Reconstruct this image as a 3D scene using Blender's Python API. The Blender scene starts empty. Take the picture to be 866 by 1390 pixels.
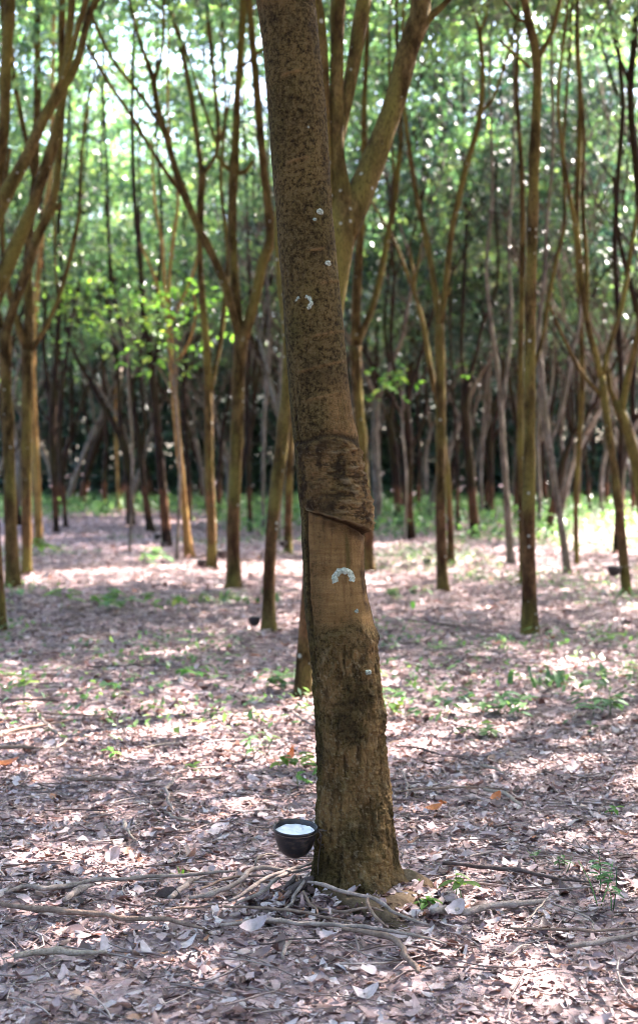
import bpy, math, random
import numpy as np
from mathutils import Vector, Euler, Matrix

# ------------------------------------------------------------------ basics
rng = np.random.default_rng(7)
random.seed(7)
C = bpy.context.scene.collection
F, CX, HY, CH = 1806.0, 433.0, 640.0, 1.377      # focal length (px), frame centre x, horizon y, eye height (m)
R = math.radians

def at(px, py, D):                                # picture point at a given distance
    return np.array([(px - CX) / F * D, D, CH - (py - HY) / F * D])
def depth(py): return CH * F / (py - HY)
def ground_at(px, py, h=0.0):
    D = (CH - h) * F / (py - HY)
    return np.array([(px - CX) / F * D, D, h])

def tag(o, label=None, cat=None, group=None, kind=None):
    if label: o['label'] = label
    if cat: o['category'] = cat
    if group: o['group'] = group
    if kind: o['kind'] = kind
    return o
def empty(name, loc, rz=0.0):
    o = bpy.data.objects.new(name, None); C.objects.link(o)
    o.location = loc; o.rotation_euler = (0, 0, rz); o.empty_display_size = .2
    return o

# ------------------------------------------------------------------ numpy noise
def _hash(ix, iy, iz, seed):
    h = (ix * 374761393 + iy * 668265263 + iz * 2147483647 * 3 + seed * 1274126177) & 0xffffffff
    h = ((h ^ (h >> 13)) * 1274126177) & 0xffffffff
    h = ((h ^ (h >> 16)) * 2246822519) & 0xffffffff
    return ((h ^ (h >> 15)) & 0xffffff) / float(0xffffff)
def vnoise(P, seed=0):
    P = np.asarray(P, float); i = np.floor(P).astype(np.int64); f = P - i; f = f * f * (3 - 2 * f)
    r = 0
    for dx in (0, 1):
        for dy in (0, 1):
            for dz in (0, 1):
                w = (f[:, 0] if dx else 1 - f[:, 0]) * (f[:, 1] if dy else 1 - f[:, 1]) * (f[:, 2] if dz else 1 - f[:, 2])
                r = r + w * _hash(i[:, 0] + dx, i[:, 1] + dy, i[:, 2] + dz, seed)
    return r * 2 - 1
def fbm(P, seed=0, octv=4, gain=.5):
    P = np.asarray(P, float); a = 1.0; s = 0; t = 0
    for k in range(octv):
        s = s + a * vnoise(P * (2.03 ** k) + 17.3 * k, seed + k); t += a; a *= gain
    return s / t
def sm(a, b, x):
    t = np.clip((x - a) / (b - a), 0, 1); return t * t * (3 - 2 * t)

def ground_h(x, y):
    x = np.asarray(x, float); y = np.asarray(y, float)
    P = np.stack([x, y, 0 * x], -1).reshape(-1, 3)
    h = .022 * fbm(P * 1.3, 3, 3) + .012 * fbm(P * 6, 5, 3)
    return h.reshape(x.shape)

# ------------------------------------------------------------------ mesh helpers
def make_mesh(name, V, Fc, mats, smooth=True, attrs=None, poly=None):
    """V (n,3), Fc (m,k) array of equal-sized faces or a list of such arrays"""
    me = bpy.data.meshes.new(name)
    V = np.asarray(V, np.float32)
    Fl = Fc if isinstance(Fc, list) else [Fc]
    Fl = [np.asarray(f, np.int32) for f in Fl if len(f)]
    nl = sum(f.size for f in Fl); nf = sum(len(f) for f in Fl)
    me.vertices.add(len(V)); me.vertices.foreach_set('co', V.ravel())
    me.loops.add(nl); me.polygons.add(nf)
    me.loops.foreach_set('vertex_index', np.concatenate([f.ravel() for f in Fl]))
    tot = np.concatenate([np.full(len(f), f.shape[1], np.int32) for f in Fl])
    st = np.concatenate([[0], np.cumsum(tot)[:-1]]).astype(np.int32)
    me.polygons.foreach_set('loop_start', st)
    me.polygons.foreach_set('loop_total', tot)
    if smooth: me.polygons.foreach_set('use_smooth', np.ones(nf, bool))
    for m in (mats if isinstance(mats, (list, tuple)) else [mats]): me.materials.append(m)
    if attrs:
        for k, a in attrs.items():
            at_ = me.attributes.new(k, 'FLOAT', 'POINT'); at_.data.foreach_set('value', np.asarray(a, np.float32))
    me.update(calc_edges=True); me.validate()
    return me
def link(name, me, parent=None, loc=(0, 0, 0), rot=(0, 0, 0), scale=None):
    o = bpy.data.objects.new(name, me); C.objects.link(o)
    o.parent = parent; o.location = loc; o.rotation_euler = rot
    if scale is not None: o.scale = scale
    return o

def resample(P, W, step):
    """Catmull-Rom through the points; W (radii) along"""
    P = np.asarray(P, float); W = np.asarray(W, float)
    if len(P) == 2: Q = np.vstack([2 * P[0] - P[1], P, 2 * P[1] - P[0]])
    else: Q = np.vstack([2 * P[0] - P[1], P, 2 * P[-1] - P[-2]])
    out, wo = [], []
    for i in range(len(P) - 1):
        a, b, c, d = Q[i], Q[i + 1], Q[i + 2], Q[i + 3]
        n = max(1, int(np.linalg.norm(c - b) / step))
        for t in np.arange(n) / n:
            out.append(.5 * ((2 * b) + (-a + c) * t + (2 * a - 5 * b + 4 * c - d) * t * t + (-a + 3 * b - 3 * c + d) * t ** 3))
            wo.append(W[i] * (1 - t) + W[i + 1] * t)
    out.append(P[-1]); wo.append(W[-1])
    return np.array(out), np.array(wo)

def tube(P, W, sides=10, step=.12, lump=.06, seed=0, knots=0, flare=0.0, nf=9.0, jit=0.0):
    P, W = resample(P, W, step); n = len(P)
    if jit:
        t = np.linspace(0, 1, n)[:, None]; env = np.sin(np.pi * np.clip(t, 0, 1)) ** .4
        J = np.stack([fbm(P * 9 + 5.1 * k + seed, 60 + k, 3) for k in range(3)], -1); P = P + J * env * jit * np.array([1, 1, .35])
    T = np.gradient(P, axis=0); T /= np.linalg.norm(T, axis=1)[:, None] + 1e-9
    ref = np.array([0, 1., 0]) if abs(T[0][1]) < .8 else np.array([1., 0, 0])
    u = np.cross(T[0], ref); u /= np.linalg.norm(u); U = []
    for t in T:
        u = u - t * np.dot(u, t); u /= np.linalg.norm(u) + 1e-9; U.append(u)
    U = np.array(U); Vv = np.cross(T, U)
    th = np.arange(sides) * 2 * math.pi / sides
    dirs = U[:, None, :] * np.cos(th)[None, :, None] + Vv[:, None, :] * np.sin(th)[None, :, None]
    base = P[:, None, :] + dirs * W[:, None, None]
    N = fbm(base.reshape(-1, 3) * np.array([nf, nf, nf * .45]) + seed * 3.1, seed, 3).reshape(n, sides)
    rad = W[:, None] * (1 + lump * 2 * N)
    if knots:
        rs = np.random.default_rng(seed + 99)
        for _ in range(knots):
            k = rs.uniform(.15, .95) * (n - 1); s = max(1.0, W[int(k)] * 1.1 / step); ang = rs.uniform(0, 6.28)
            rad *= 1 + rs.uniform(.12, .35) * np.exp(-((np.arange(n) - k) / s) ** 2)[:, None] * (0.6 + .4 * np.cos(th - ang))[None, :]
    if flare:
        hgt = P[:, 2] - P[0][2]
        rad *= 1 + flare * np.exp(-hgt / .09)[:, None] * (1 + .5 * np.sin(3 * th + seed))[None, :]
    V = (P[:, None, :] + dirs * rad[:, :, None]).reshape(-1, 3)
    i = np.arange(n - 1)[:, None] * sides; j = np.arange(sides)[None, :]; j2 = (j + 1) % sides
    Fq = np.stack([i + j, i + j2, i + sides + j2, i + sides + j], -1).reshape(-1, 4)
    V = np.vstack([V, P[:1], P[-1:]]); a = len(V) - 2
    jj = np.arange(sides)
    c1 = np.stack([np.full(sides, a), (jj + 1) % sides, jj], -1)
    o = (n - 1) * sides
    c2 = np.stack([np.full(sides, a + 1), o + jj, o + (jj + 1) % sides], -1)
    return V, Fq, np.vstack([c1, c2])
def join(parts):
    Vs, Q, Tt, off = [], [], [], 0
    for V, q, t in parts:
        Vs.append(V); Q.append(q + off); Tt.append(t + off); off += len(V)
    return np.vstack(Vs), np.vstack(Q), np.vstack(Tt)

# ------------------------------------------------------------------ materials
class NT:
    def __init__(s, name):
        s.m = bpy.data.materials.new(name); s.m.use_nodes = True
        s.t = s.m.node_tree; s.t.nodes.clear(); s.out = s.n('ShaderNodeOutputMaterial')
    def n(s, typ, **kw):
        nd = s.t.nodes.new(typ)
        for k, v in kw.items():
            if k in nd.inputs: nd.inputs[k].default_value = v
            else: setattr(nd, k, v)
        return nd
    def l(s, a, b): s.t.links.new(a, b)
    def ramp(s, fac, stops):
        r = s.n('ShaderNodeValToRGB'); e = r.color_ramp.elements
        while len(e) < len(stops): e.new(.5)
        for k, (p, c) in enumerate(stops):
            e[k].position = p; e[k].color = (*c, 1) if len(c) == 3 else c
        s.l(fac, r.inputs['Fac']); return r.outputs['Color']
    def noise(s, vec, scale, detail=4, rough=.55, dist=0.0):
        n = s.n('ShaderNodeTexNoise'); n.inputs['Scale'].default_value = scale; n.inputs['Detail'].default_value = detail
        n.inputs['Roughness'].default_value = rough; n.inputs['Distortion'].default_value = dist
        if vec is not None: s.l(vec, n.inputs['Vector'])
        return n.outputs['Fac']
    def coord(s, scale=(1, 1, 1), kind='Object', add=None):
        tc = s.n('ShaderNodeTexCoord'); mp = s.n('ShaderNodeMapping'); mp.inputs['Scale'].default_value = scale
        s.l(tc.outputs[kind], mp.inputs['Vector']); v = mp.outputs['Vector']
        if add is not None:
            va = s.n('ShaderNodeVectorMath', operation='ADD'); s.l(v, va.inputs[0]); s.l(add, va.inputs[1]); v = va.outputs[0]
        return v
    def mix(s, fac, a, b, typ='MIX'):
        m = s.n('ShaderNodeMix', data_type='RGBA', blend_type=typ)
        for sock, v in ((m.inputs[0], fac), (m.inputs[6], a), (m.inputs[7], b)):
            if isinstance(v, (int, float)): sock.default_value = v
            elif isinstance(v, tuple): sock.default_value = (*v, 1)
            else: s.l(v, sock)
        return m.outputs[2]
    def math(s, op, a, b=0.0, c=None):
        m = s.n('ShaderNodeMath', operation=op)
        for k, v in enumerate((a, b) if c is None else (a, b, c)):
            if isinstance(v, (int, float)): m.inputs[k].default_value = v
            else: s.l(v, m.inputs[k])
        return m.outputs[0]
    def mapr(s, v, a, b, c=0.0, d=1.0):
        m = s.n('ShaderNodeMapRange'); m.clamp = True
        s.l(v, m.inputs[0]); m.inputs[1].default_value = a; m.inputs[2].default_value = b
        m.inputs[3].default_value = c; m.inputs[4].default_value = d
        return m.outputs[0]
    def bump(s, h, strength=.5, dist=.01, normal=None):
        b = s.n('ShaderNodeBump'); b.inputs['Strength'].default_value = strength; b.inputs['Distance'].default_value = dist
        s.l(h, b.inputs['Height'])
        if normal is not None: s.l(normal, b.inputs['Normal'])
        return b.outputs['Normal']
    def pbr(s, col, rough=.8, spec=.3, normal=None, **kw):
        p = s.n('ShaderNodeBsdfPrincipled')
        for nm, v in (('Base Color', col), ('Roughness', rough), ('Specular IOR Level', spec)):
            if isinstance(v, (int, float)): p.inputs[nm].default_value = v
            elif isinstance(v, tuple): p.inputs[nm].default_value = (*v, 1)
            else: s.l(v, p.inputs[nm])
        for k, v in kw.items(): p.inputs[k].default_value = v
        if normal is not None: s.l(normal, p.inputs['Normal'])
        return p.outputs[0]
    def done(s, sh): s.l(sh, s.out.inputs['Surface']); return s.m

def bark_mat(name, dark, mid, moss, pale_amt=.5, band=.6):
    m = NT(name)
    oi = m.n('ShaderNodeObjectInfo')
    sc = m.n('ShaderNodeVectorMath', operation='SCALE'); m.l(oi.outputs['Location'], sc.inputs[0]); sc.inputs['Scale'].default_value = 3.7
    v = m.coord((1, 1, .4), add=sc.outputs[0]); vz = m.coord((1, 1, 1), add=sc.outputs[0])
    big = m.noise(v, 3.2, 4, .6); med = m.noise(v, 11, 6, .7); fine = m.noise(v, 75, 5, .75)
    col = m.mix(m.mapr(med, .42, .60), dark, mid)
    col = m.mix(m.mapr(big, .45, .62), col, moss)
    # reddish, rough tapping zone at chest height (real stripped bark)
    tc = m.n('ShaderNodeTexCoord'); sp = m.n('ShaderNodeSeparateXYZ'); m.l(tc.outputs['Object'], sp.inputs[0])
    zz = m.math('ADD', sp.outputs[2], m.math('MULTIPLY', m.noise(vz, 5, 3), .25))
    bnd = m.math('MULTIPLY', m.mapr(zz, .45, .52), m.mapr(zz, 1.22, 1.12)); bnd = m.math('MULTIPLY', bnd, band)
    col = m.mix(bnd, col, m.mix(m.mapr(med, .4, .6), (.045, .018, .010), (.13, .06, .03)))
    col = m.mix(m.mapr(fine, .34, .52, .7, 0), col, tuple(c * .35 for c in dark))
    vo = m.n('ShaderNodeTexVoronoi'); vo.inputs['Scale'].default_value = 16; m.l(vz, vo.inputs['Vector'])
    sep = m.n('ShaderNodeSeparateColor'); m.l(vo.outputs['Color'], sep.inputs[0])
    dist = m.math('ADD', m.math('ADD', vo.outputs['Distance'], m.math('MULTIPLY', med, .22)), m.math('MULTIPLY', sep.outputs[1], .22))
    spot = m.math('MULTIPLY', m.mapr(dist, .40, .30), m.mapr(sep.outputs[0], .76, .82))
    col = m.mix(m.math('MULTIPLY', spot, pale_amt), col, (.27, .27, .23))
    h = m.math('ADD', m.math('MULTIPLY', med, .6), fine)
    nrm = m.bump(h, .7, .014)
    return m.done(m.pbr(col, .9, .07, nrm))
BARK = bark_mat('bark_olive', (.026, .015, .005), (.115, .075, .028), (.125, .100, .026), .9)
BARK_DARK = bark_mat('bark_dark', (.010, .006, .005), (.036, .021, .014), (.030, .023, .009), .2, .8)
BARK_SUNLIT = bark_mat('bark_sunlit', (.13, .065, .020), (.33, .19, .070), (.24, .16, .05), .4, .1)  # sunlight on the trunk put into a lighter bark colour
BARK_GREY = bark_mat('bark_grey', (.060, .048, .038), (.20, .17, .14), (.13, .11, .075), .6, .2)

def leaf_mat(name, stops, trans, tcol, rough=.4, spec=.5, gloss_mix=None):
    m = NT(name)
    g = m.n('ShaderNodeNewGeometry'); oi = m.n('ShaderNodeObjectInfo')
    r = g.outputs['Random Per Island']
    col = m.ramp(r, stops)
    hs = m.n('ShaderNodeHueSaturation'); m.l(col, hs.inputs['Color']); m.l(m.mapr(oi.outputs['Random'], 0, 1, .75, 1.25), hs.inputs['Value'])
    m.l(m.mapr(oi.outputs['Random'], 0, 1, .475, .52), hs.inputs['Hue'])
    col = hs.outputs[0]
    a = m.pbr(col, rough, spec)
    tr = m.n('ShaderNodeBsdfTranslucent'); m.l(m.mix(1.0, col, tcol, 'MULTIPLY'), tr.inputs['Color'])
    mx = m.n('ShaderNodeMixShader'); mx.inputs[0].default_value = trans
    m.l(a, mx.inputs[1]); m.l(tr.outputs[0], mx.inputs[2])
    return m.done(mx.outputs[0])
LEAF = leaf_mat('leaf_canopy', [(0, (.018, .042, .032)), (.35, (.036, .074, .044)), (.75, (.066, .120, .050)), (1, (.15, .20, .07))], .44, (2.6, 2.9, 1.7), .28, .8)
LEAF_DARK = leaf_mat('leaf_forest', [(0, (.008, .024, .022)), (.5, (.018, .044, .034)), (1, (.045, .08, .038))], .28, (2.0, 2.5, 2.0), .42, .6)
LEAF_BRIGHT = leaf_mat('leaf_young', [(0, (.04, .10, .022)), (.5, (.08, .17, .035)), (.85, (.14, .25, .045)), (1, (.26, .30, .06))], .45, (2.2, 2.4, 1.0), .4, .5)
WEED = leaf_mat('leaf_weed', [(0, (.030, .075, .030)), (.5, (.065, .14, .050)), (1, (.14, .22, .08))], .34, (2.0, 2.2, 1.2), .45, .4)

def litter_mat(name, stops, noise_scale=60):
    m = NT(name); g = m.n('ShaderNodeNewGeometry'); r = g.outputs['Random Per Island']
    v = m.coord((1, 1, 1)); n1 = m.noise(v, noise_scale, 4, .7)
    col = m.ramp(r, stops)
    col = m.mix(m.mapr(n1, .35, .7, .0, .45), col, (.11, .07, .065))
    a = m.pbr(col, .5, .45, m.bump(n1, .35, .004))
    tr = m.n('ShaderNodeBsdfTranslucent'); m.l(m.mix(1.0, col, (1.1, .8, .6), 'MULTIPLY'), tr.inputs['Color'])
    mx = m.n('ShaderNodeMixShader'); mx.inputs[0].default_value = .15
    m.l(a, mx.inputs[1]); m.l(tr.outputs[0], mx.inputs[2])
    return m.done(mx.outputs[0])
LITTER = litter_mat('dead_leaf', [(0, (.040, .019, .018)), (.26, (.115, .066, .062)), (.48, (.28, .190, .188)), (.76, (.43, .330, .325)), (.955, (.56, .47, .455)), (.98, (.38, .23, .16)), (1, (.34, .12, .05))])
RUST = litter_mat('rust_leaf', [(0, (.44, .12, .025)), (1, (.50, .16, .035))])
PALE_LEAF = litter_mat('pale_leaf', [(0, (.34, .28, .285)), (1, (.40, .33, .335))])

def soil_mat():
    m = NT('soil'); v = m.coord((1, 1, 1))
    a = m.noise(v, .8, 4, .6); b = m.noise(v, 9, 6, .7); c = m.noise(v, 70, 5, .7)
    col = m.mix(m.mapr(a, .35, .65), (.27, .175, .165), (.36, .265, .26))
    col = m.mix(m.mapr(b, .38, .62), col, (.16, .10, .095))
    col = m.mix(m.mapr(c, .45, .7, 0, .7), col, (.38, .30, .29))
    return m.done(m.pbr(col, .9, .2, m.bump(m.math('ADD', b, m.math('MULTIPLY', c, .5)), .8, .02)))
SOIL = soil_mat()
def stick_mat(name, a, b):
    m = NT(name); v = m.coord((1, 1, 1)); n1 = m.noise(v, 30, 5, .7); n2 = m.noise(v, 160, 3, .7)
    col = m.mix(m.mapr(n1, .35, .65), a, b); col = m.mix(m.mapr(n2, .5, .7, 0, .5), col, tuple(x * .4 for x in a))
    return m.done(m.pbr(col, .85, .2, m.bump(m.math('ADD', n1, n2), .6, .006)))
ST_BROWN = stick_mat('stick_brown', (.11, .070, .052), (.24, .165, .125))
ST_GREY = stick_mat('stick_grey', (.13, .098, .082), (.31, .245, .21))
ST_DARK = stick_mat('stick_dark', (.045, .030, .027), (.10, .072, .065))
ST_PALE = stick_mat('stick_pale', (.17, .13, .10), (.32, .26, .21))

def trunk_mat():
    m = NT('bark_tapped')
    def A(n): x = m.n('ShaderNodeAttribute'); x.attribute_name = n; return x.outputs['Fac']
    v = m.coord((1, 1, .55)); vi = m.coord((1, 1, 1)); vh = m.coord((.5, .5, 5))
    n1 = m.noise(v, 9, 5, .65); n2 = m.noise(vi, 70, 6, .78); n3 = m.noise(vi, 240, 4, .75); n4 = m.noise(vh, 14, 4, .6)
    nv = m.noise(m.coord((1, 1, .12)), 42, 4, .7)
    col = m.mix(m.mapr(n1, .36, .64), (.052, .035, .010), (.140, .094, .030))
    col = m.mix(m.mapr(nv, .45, .65, 0, .6), col, (.135, .085, .026))
    col = m.mix(m.mapr(n2, .50, .62, 0, .6), col, (.14, .105, .048))
    tan = m.mix(m.mapr(n4, .35, .65), (.27, .145, .050), (.40, .235, .095)); tan = m.mix(m.mapr(nv, .48, .66, 0, .75), tan, (.13, .062, .022)); tan = m.mix(m.mapr(n2, .46, .62, 0, .6), tan, (.15, .075, .026))
    col = m.mix(A('tan'), col, tan)
    col = m.mix(A('moss'), col, m.mix(m.mapr(n1, .3, .7), (.040, .034, .007), (.085, .068, .014)))
    col = m.mix(m.mapr(n3, .56, .70, 0, .6), col, (.21, .16, .095))
    col = m.mix(m.math('MULTIPLY', m.mapr(n2, .53, .39, 0, .95), m.math('SUBTRACT', 1.0, m.math('MULTIPLY', A('tan'), .8))), col, (.014, .009, .004))
    col = m.mix(A('dark'), col, (.020, .012, .007))
    col = m.mix(m.math('MULTIPLY', A('speck'), .75), col, (.27, .20, .11))
    col = m.mix(A('root'), col, m.mix(m.mapr(n1, .35, .65), (.10, .065, .038), (.20, .145, .092)))
    return m.done(m.pbr(col, .88, .08, m.bump(m.math('ADD', m.math('ADD', n2, m.math('MULTIPLY', n3, .7)), m.math('MULTIPLY', nv, .4)), 1.0, .020)))
TAPPED = trunk_mat()
def simple(name, col, rough, spec=.5, bs=0, bstr=.3, **kw):
    m = NT(name); nrm = None
    if bs: nrm = m.bump(m.noise(m.coord(), bs, 4, .6), bstr, .003)
    return m.done(m.pbr(col, rough, spec, nrm, **kw))
def cup_mat():
    m = NT('black_plastic'); v = m.coord((1, 1, 3)); n1 = m.noise(v, 30, 5, .7)
    col = m.mix(m.mapr(n1, .48, .66), (.006, .006, .008), (.050, .032, .024))
    return m.done(m.pbr(col, m.mapr(n1, .3, .7, .3, .6), .5, m.bump(n1, .3, .003)))
CUP = cup_mat()
LATEX = simple('latex', (.86, .78, .81), .35, .5, 60, .3)
WIRE = simple('wire', (.10, .07, .055), .6, .5, 0, 0, Metallic=.6)
def lichen_mat():
    m = NT('lichen'); n1 = m.noise(m.coord(), 130, 5, .7)
    col = m.mix(m.mapr(n1, .35, .65), (.13, .15, .11), (.36, .39, .32))
    return m.done(m.pbr(col, .9, .15, m.bump(n1, .5, .003)))
LICHEN = lichen_mat()

# ------------------------------------------------------------------ ground
def ground():
    def axis(lo, hi, c0, c1, fine):
        a = list(np.arange(c0, c1, fine)); s = fine; x = a[-1]
        while x < hi: s *= 1.12; x += s; a.append(x)
        s = fine; x = a[0]; b = []
        while x > lo: s *= 1.12; x -= s; b.append(x)
        return np.array(b[::-1] + a)
    X = axis(-420, 420, -3.2, 3.2, .035); Y = axis(-60, 900, 2.2, 12.0, .035)
    gx, gy = np.meshgrid(X, Y); gz = ground_h(gx, gy)
    far = np.clip((np.hypot(gx, gy) - 30) / 60, 0, 1); gz = gz * (1 - far)
    V = np.stack([gx, gy, gz], -1).reshape(-1, 3); nx, ny = len(X), len(Y)
    i = (np.arange(ny - 1)[:, None] * nx + np.arange(nx - 1)[None, :])
    Fq = np.stack([i, i + 1, i + nx + 1, i + nx], -1).reshape(-1, 4)
    tag(link('ground', make_mesh('ground', V, Fq, SOIL)), kind='structure')
ground()

# ------------------------------------------------------------------ leaf litter (uncountable cover)
def leaves_curled(pos, L, Wd, yaw, pitch, roll, curl, fold, nu=5, nv=3, rag=1.0):
    """curled elliptical dead leaves; arrays of length n"""
    n = len(L); u = np.linspace(0, 1, nu); v = np.linspace(-1, 1, nv)
    uu, vv = np.meshgrid(u, v, indexing='ij'); uu = uu.ravel(); vv = vv.ravel()
    prof = np.sin(np.pi * np.clip(uu * .94 + .03, 0, 1)) ** .75
    x = (uu[None, :] - .5) * L[:, None]
    y = vv[None, :] * prof[None, :] * Wd[:, None] * .5
    wob = (rng.random((n, nu * nv)) - .5) * .22 * rag * Wd[:, None]
    z = curl[:, None] * ((uu[None, :] - .5) ** 2) * L[:, None] * 1.6 + fold[:, None] * np.abs(vv)[None, :] * prof[None, :] * Wd[:, None] * .5 + wob
    y = y + (rng.random((n, nu * nv)) - .5) * .42 * rag * Wd[:, None] * np.abs(vv)[None, :]; x = x + (rng.random((n, nu * nv)) - .5) * .10 * rag * L[:, None]
    cy, sy, cp, sp, cr, sr = np.cos(yaw), np.sin(yaw), np.cos(pitch), np.sin(pitch), np.cos(roll), np.sin(roll)
    y1 = y * cr[:, None] - z * sr[:, None]; z1 = y * sr[:, None] + z * cr[:, None]
    x2 = x * cp[:, None] + z1 * sp[:, None]; z2 = -x * sp[:, None] + z1 * cp[:, None]
    x3 = x2 * cy[:, None] - y1 * sy[:, None]; y3 = x2 * sy[:, None] + y1 * cy[:, None]
    V = np.stack([x3 + pos[:, 0:1], y3 + pos[:, 1:2], z2 + pos[:, 2:3]], -1).reshape(-1, 3)
    a = np.arange(nu - 1)[:, None] * nv + np.arange(nv - 1)[None, :]
    f = np.stack([a, a + nv, a + nv + 1, a + 1], -1).reshape(-1, 4)
    Fq = (f[None] + (np.arange(n) * nu * nv)[:, None, None]).reshape(-1, 4)
    return V, Fq
def litter():
    def scatter(n, d0, d1, side, base):
        D = np.sqrt(rng.uniform(d0 ** 2, d1 ** 2, n)); x = rng.uniform(-1, 1, n) * (.30 * D + side)
        return np.stack([x, D, ground_h(x, D) + base], -1)
    Vs, Fs, off = [], [], 0
    for (n, d0, d1, side, lmin, lmax, nu, nv, up, wr) in (
            (12500, 2.7, 7.5, .5, .028, .078, 5, 3, .9, .44), (46000, 2.7, 7.5, .5, .007, .036, 3, 3, .7, .55),
            (11000, 7.5, 15, .9, .04, .10, 4, 3, .9, .46), (32000, 7.5, 15, .9, .018, .06, 3, 3, .8, .6),
            (30000, 15, 34, 1.5, .05, .13, 3, 3, 1.1, .5), (12000, 34, 62, 2, .10, .2, 3, 3, 1.2, .5)):
        p = scatter(n, d0, d1, side, 0); L = rng.uniform(lmin, lmax, n) * rng.uniform(.8, 1.1, n); W = L * wr * rng.uniform(.7, 1.35, n)
        p[:, 2] += rng.uniform(.002, .019, n) * up
        V, Fq = leaves_curled(p, L, W, rng.uniform(0, 6.28, n), rng.normal(0, .15, n), rng.normal(0, .20, n), rng.normal(.05, .45, n), rng.normal(.05, .34, n), nu, nv)
        Vs.append(V); Fs.append(Fq + off); off += len(V)
    n = 520; a = rng.uniform(-2.9, -.1, n); r = rng.uniform(.15, .34, n) ; bx = .115; by = 4.35
    p = np.stack([bx + r * 1.1 * np.cos(a), by + r * np.sin(a), np.clip(.058 - (r - .15) * .30, .008, .06) * rng.uniform(.3, 1.0, n)], -1); L = rng.uniform(.02, .075, n)
    V, Fq = leaves_curled(p, L, L * .5, rng.uniform(0, 6.28, n), rng.normal(0, .35, n), rng.normal(0, .35, n), rng.normal(0, .5, n), rng.normal(.1, .4, n), 5, 3)
    Vs.append(V); Fs.append(Fq + off); off += len(V)
    me = make_mesh('leaf_litter', np.vstack(Vs), np.vstack(Fs), LITTER)
    tag(link('leaf_litter', me), 'carpet of curled mauve-grey dead leaves covering the plantation ground', 'leaf litter', kind='stuff')
    # fine twig litter
    Vs, Fs, off = [], [], 0; n = 15000
    D = np.sqrt(rng.uniform(2.7 ** 2, 22 ** 2, n)); x = rng.uniform(-1, 1, n) * (.3 * D + .6)
    L = rng.uniform(.05, .38, n) * rng.uniform(.4, 1, n); yaw = rng.normal(0, .9, n); r = rng.uniform(.0008, .0034, n); r *= np.where(D > 9, 1.5, 1)
    k = 5; t = np.linspace(-.5, .5, k)
    bend = rng.normal(0, .22, (n, 1)) * (t[None] ** 2) * L[:, None] * 2; lx = t[None] * L[:, None]
    px = x[:, None] + lx * np.cos(yaw)[:, None] - bend * np.sin(yaw)[:, None]; py = D[:, None] + lx * np.sin(yaw)[:, None] + bend * np.cos(yaw)[:, None]
    pz = ground_h(px, py) + rng.uniform(.008, .034, (n, 1)) + rng.normal(0, .05, (n, 1)) * lx
    nxv = -np.sin(yaw)[:, None]; nyv = np.cos(yaw)[:, None]
    ring = []
    for a in (0, 2.094, 4.189):
        ring.append(np.stack([px + nxv * math.cos(a) * r[:, None], py + nyv * math.cos(a) * r[:, None], pz + math.sin(a) * r[:, None]], -1))
    V = np.stack(ring, 2).reshape(-1, 3)        # n,k,3
    f = []
    for i in range(k - 1):
        for j in range(3): f.append((i * 3 + j, i * 3 + (j + 1) % 3, (i + 1) * 3 + (j + 1) % 3, (i + 1) * 3 + j))
    Fq = (np.array(f)[None] + (np.arange(n) * k * 3)[:, None, None]).reshape(-1, 4)
    m = litter_mat('fine_twig', [(0, (.12, .07, .055)), (.5, (.27, .20, .175)), (1, (.46, .38, .33))])
    tag(link('twig_litter', make_mesh('twig_litter', V, Fq, m)), 'thin broken twigs strewn among the dead leaves', 'twig litter', kind='stuff')
litter()

# ------------------------------------------------------------------ foliage
def leaf_cloud(cent, n, L, droop=.5, wr=.42, seed=0, spread=.45, tri=True):
    """n leaflets (threes) gathered round the clump centres"""
    rs = np.random.default_rng(seed); m = n // 3
    c = cent[rs.integers(0, len(cent), m)] + rs.normal(0, spread, (m, 3)) * np.array([1, 1, .55])
    yaw0 = rs.uniform(0, 6.28, m); V = []
    for k in range(3):
        yaw = yaw0 + (k - 1) * .9 + rs.normal(0, .15, m); pit = rs.normal(-droop, .35, m); l = L * rs.uniform(.7, 1.25, m)
        d = np.stack([np.cos(yaw) * np.cos(pit), np.sin(yaw) * np.cos(pit), np.sin(pit)], -1)
        s = np.stack([-np.sin(yaw), np.cos(yaw), rs.normal(0, .35, m)], -1); s /= np.linalg.norm(s, axis=1)[:, None]
        up = np.cross(d, s)
        b = c + d * .03; w = l * wr * .5
        V.append(np.stack([b, b + d * (l * .5)[:, None] + s * w[:, None] + up * (w * .3)[:, None], b + d * l[:, None], b + d * (l * .5)[:, None] - s * w[:, None] + up * (w * .3)[:, None]], 1))
    V = np.concatenate(V, 0); nn = len(V)
    f = np.array([(0, 1, 2), (0, 2, 3)])
    return V.reshape(-1, 3), (f[None] + (np.arange(nn) * 4)[:, None, None]).reshape(-1, 3)
def crown_mesh(seed, rx=2.3, rz=2.3, clumps=70, n=7000, L=.15, mat=None, zlow=-.9):
    rs = np.random.default_rng(seed)
    u = rs.normal(0, 1, (clumps, 3)); u /= np.linalg.norm(u, axis=1)[:, None]; r = rs.uniform(.35, 1, (clumps, 1)) ** .6
    c = u * r * np.array([rx, rx, rz]); c[:, 2] = np.maximum(c[:, 2], zlow * rz)
    V, Fq = leaf_cloud(c, n, L, seed=seed + 1, spread=.36)
    return make_mesh('crown', V, Fq, mat or LEAF, smooth=False)
CROWNS = [crown_mesh(100 + k, 2.2 + .25 * (k % 3), 2.3 + .3 * (k % 2), 56, 5500, .155) for k in range(5)]
CROWNS_SPARSE = [crown_mesh(140 + k, 2.3, 2.1, 40, 3500, .15) for k in range(4)]
CROWNS_FAR = [crown_mesh(200 + k, 2.5, 4.4, 44, 5200, .19, LEAF if k % 3 else LEAF_DARK) for k in range(6)]

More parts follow.
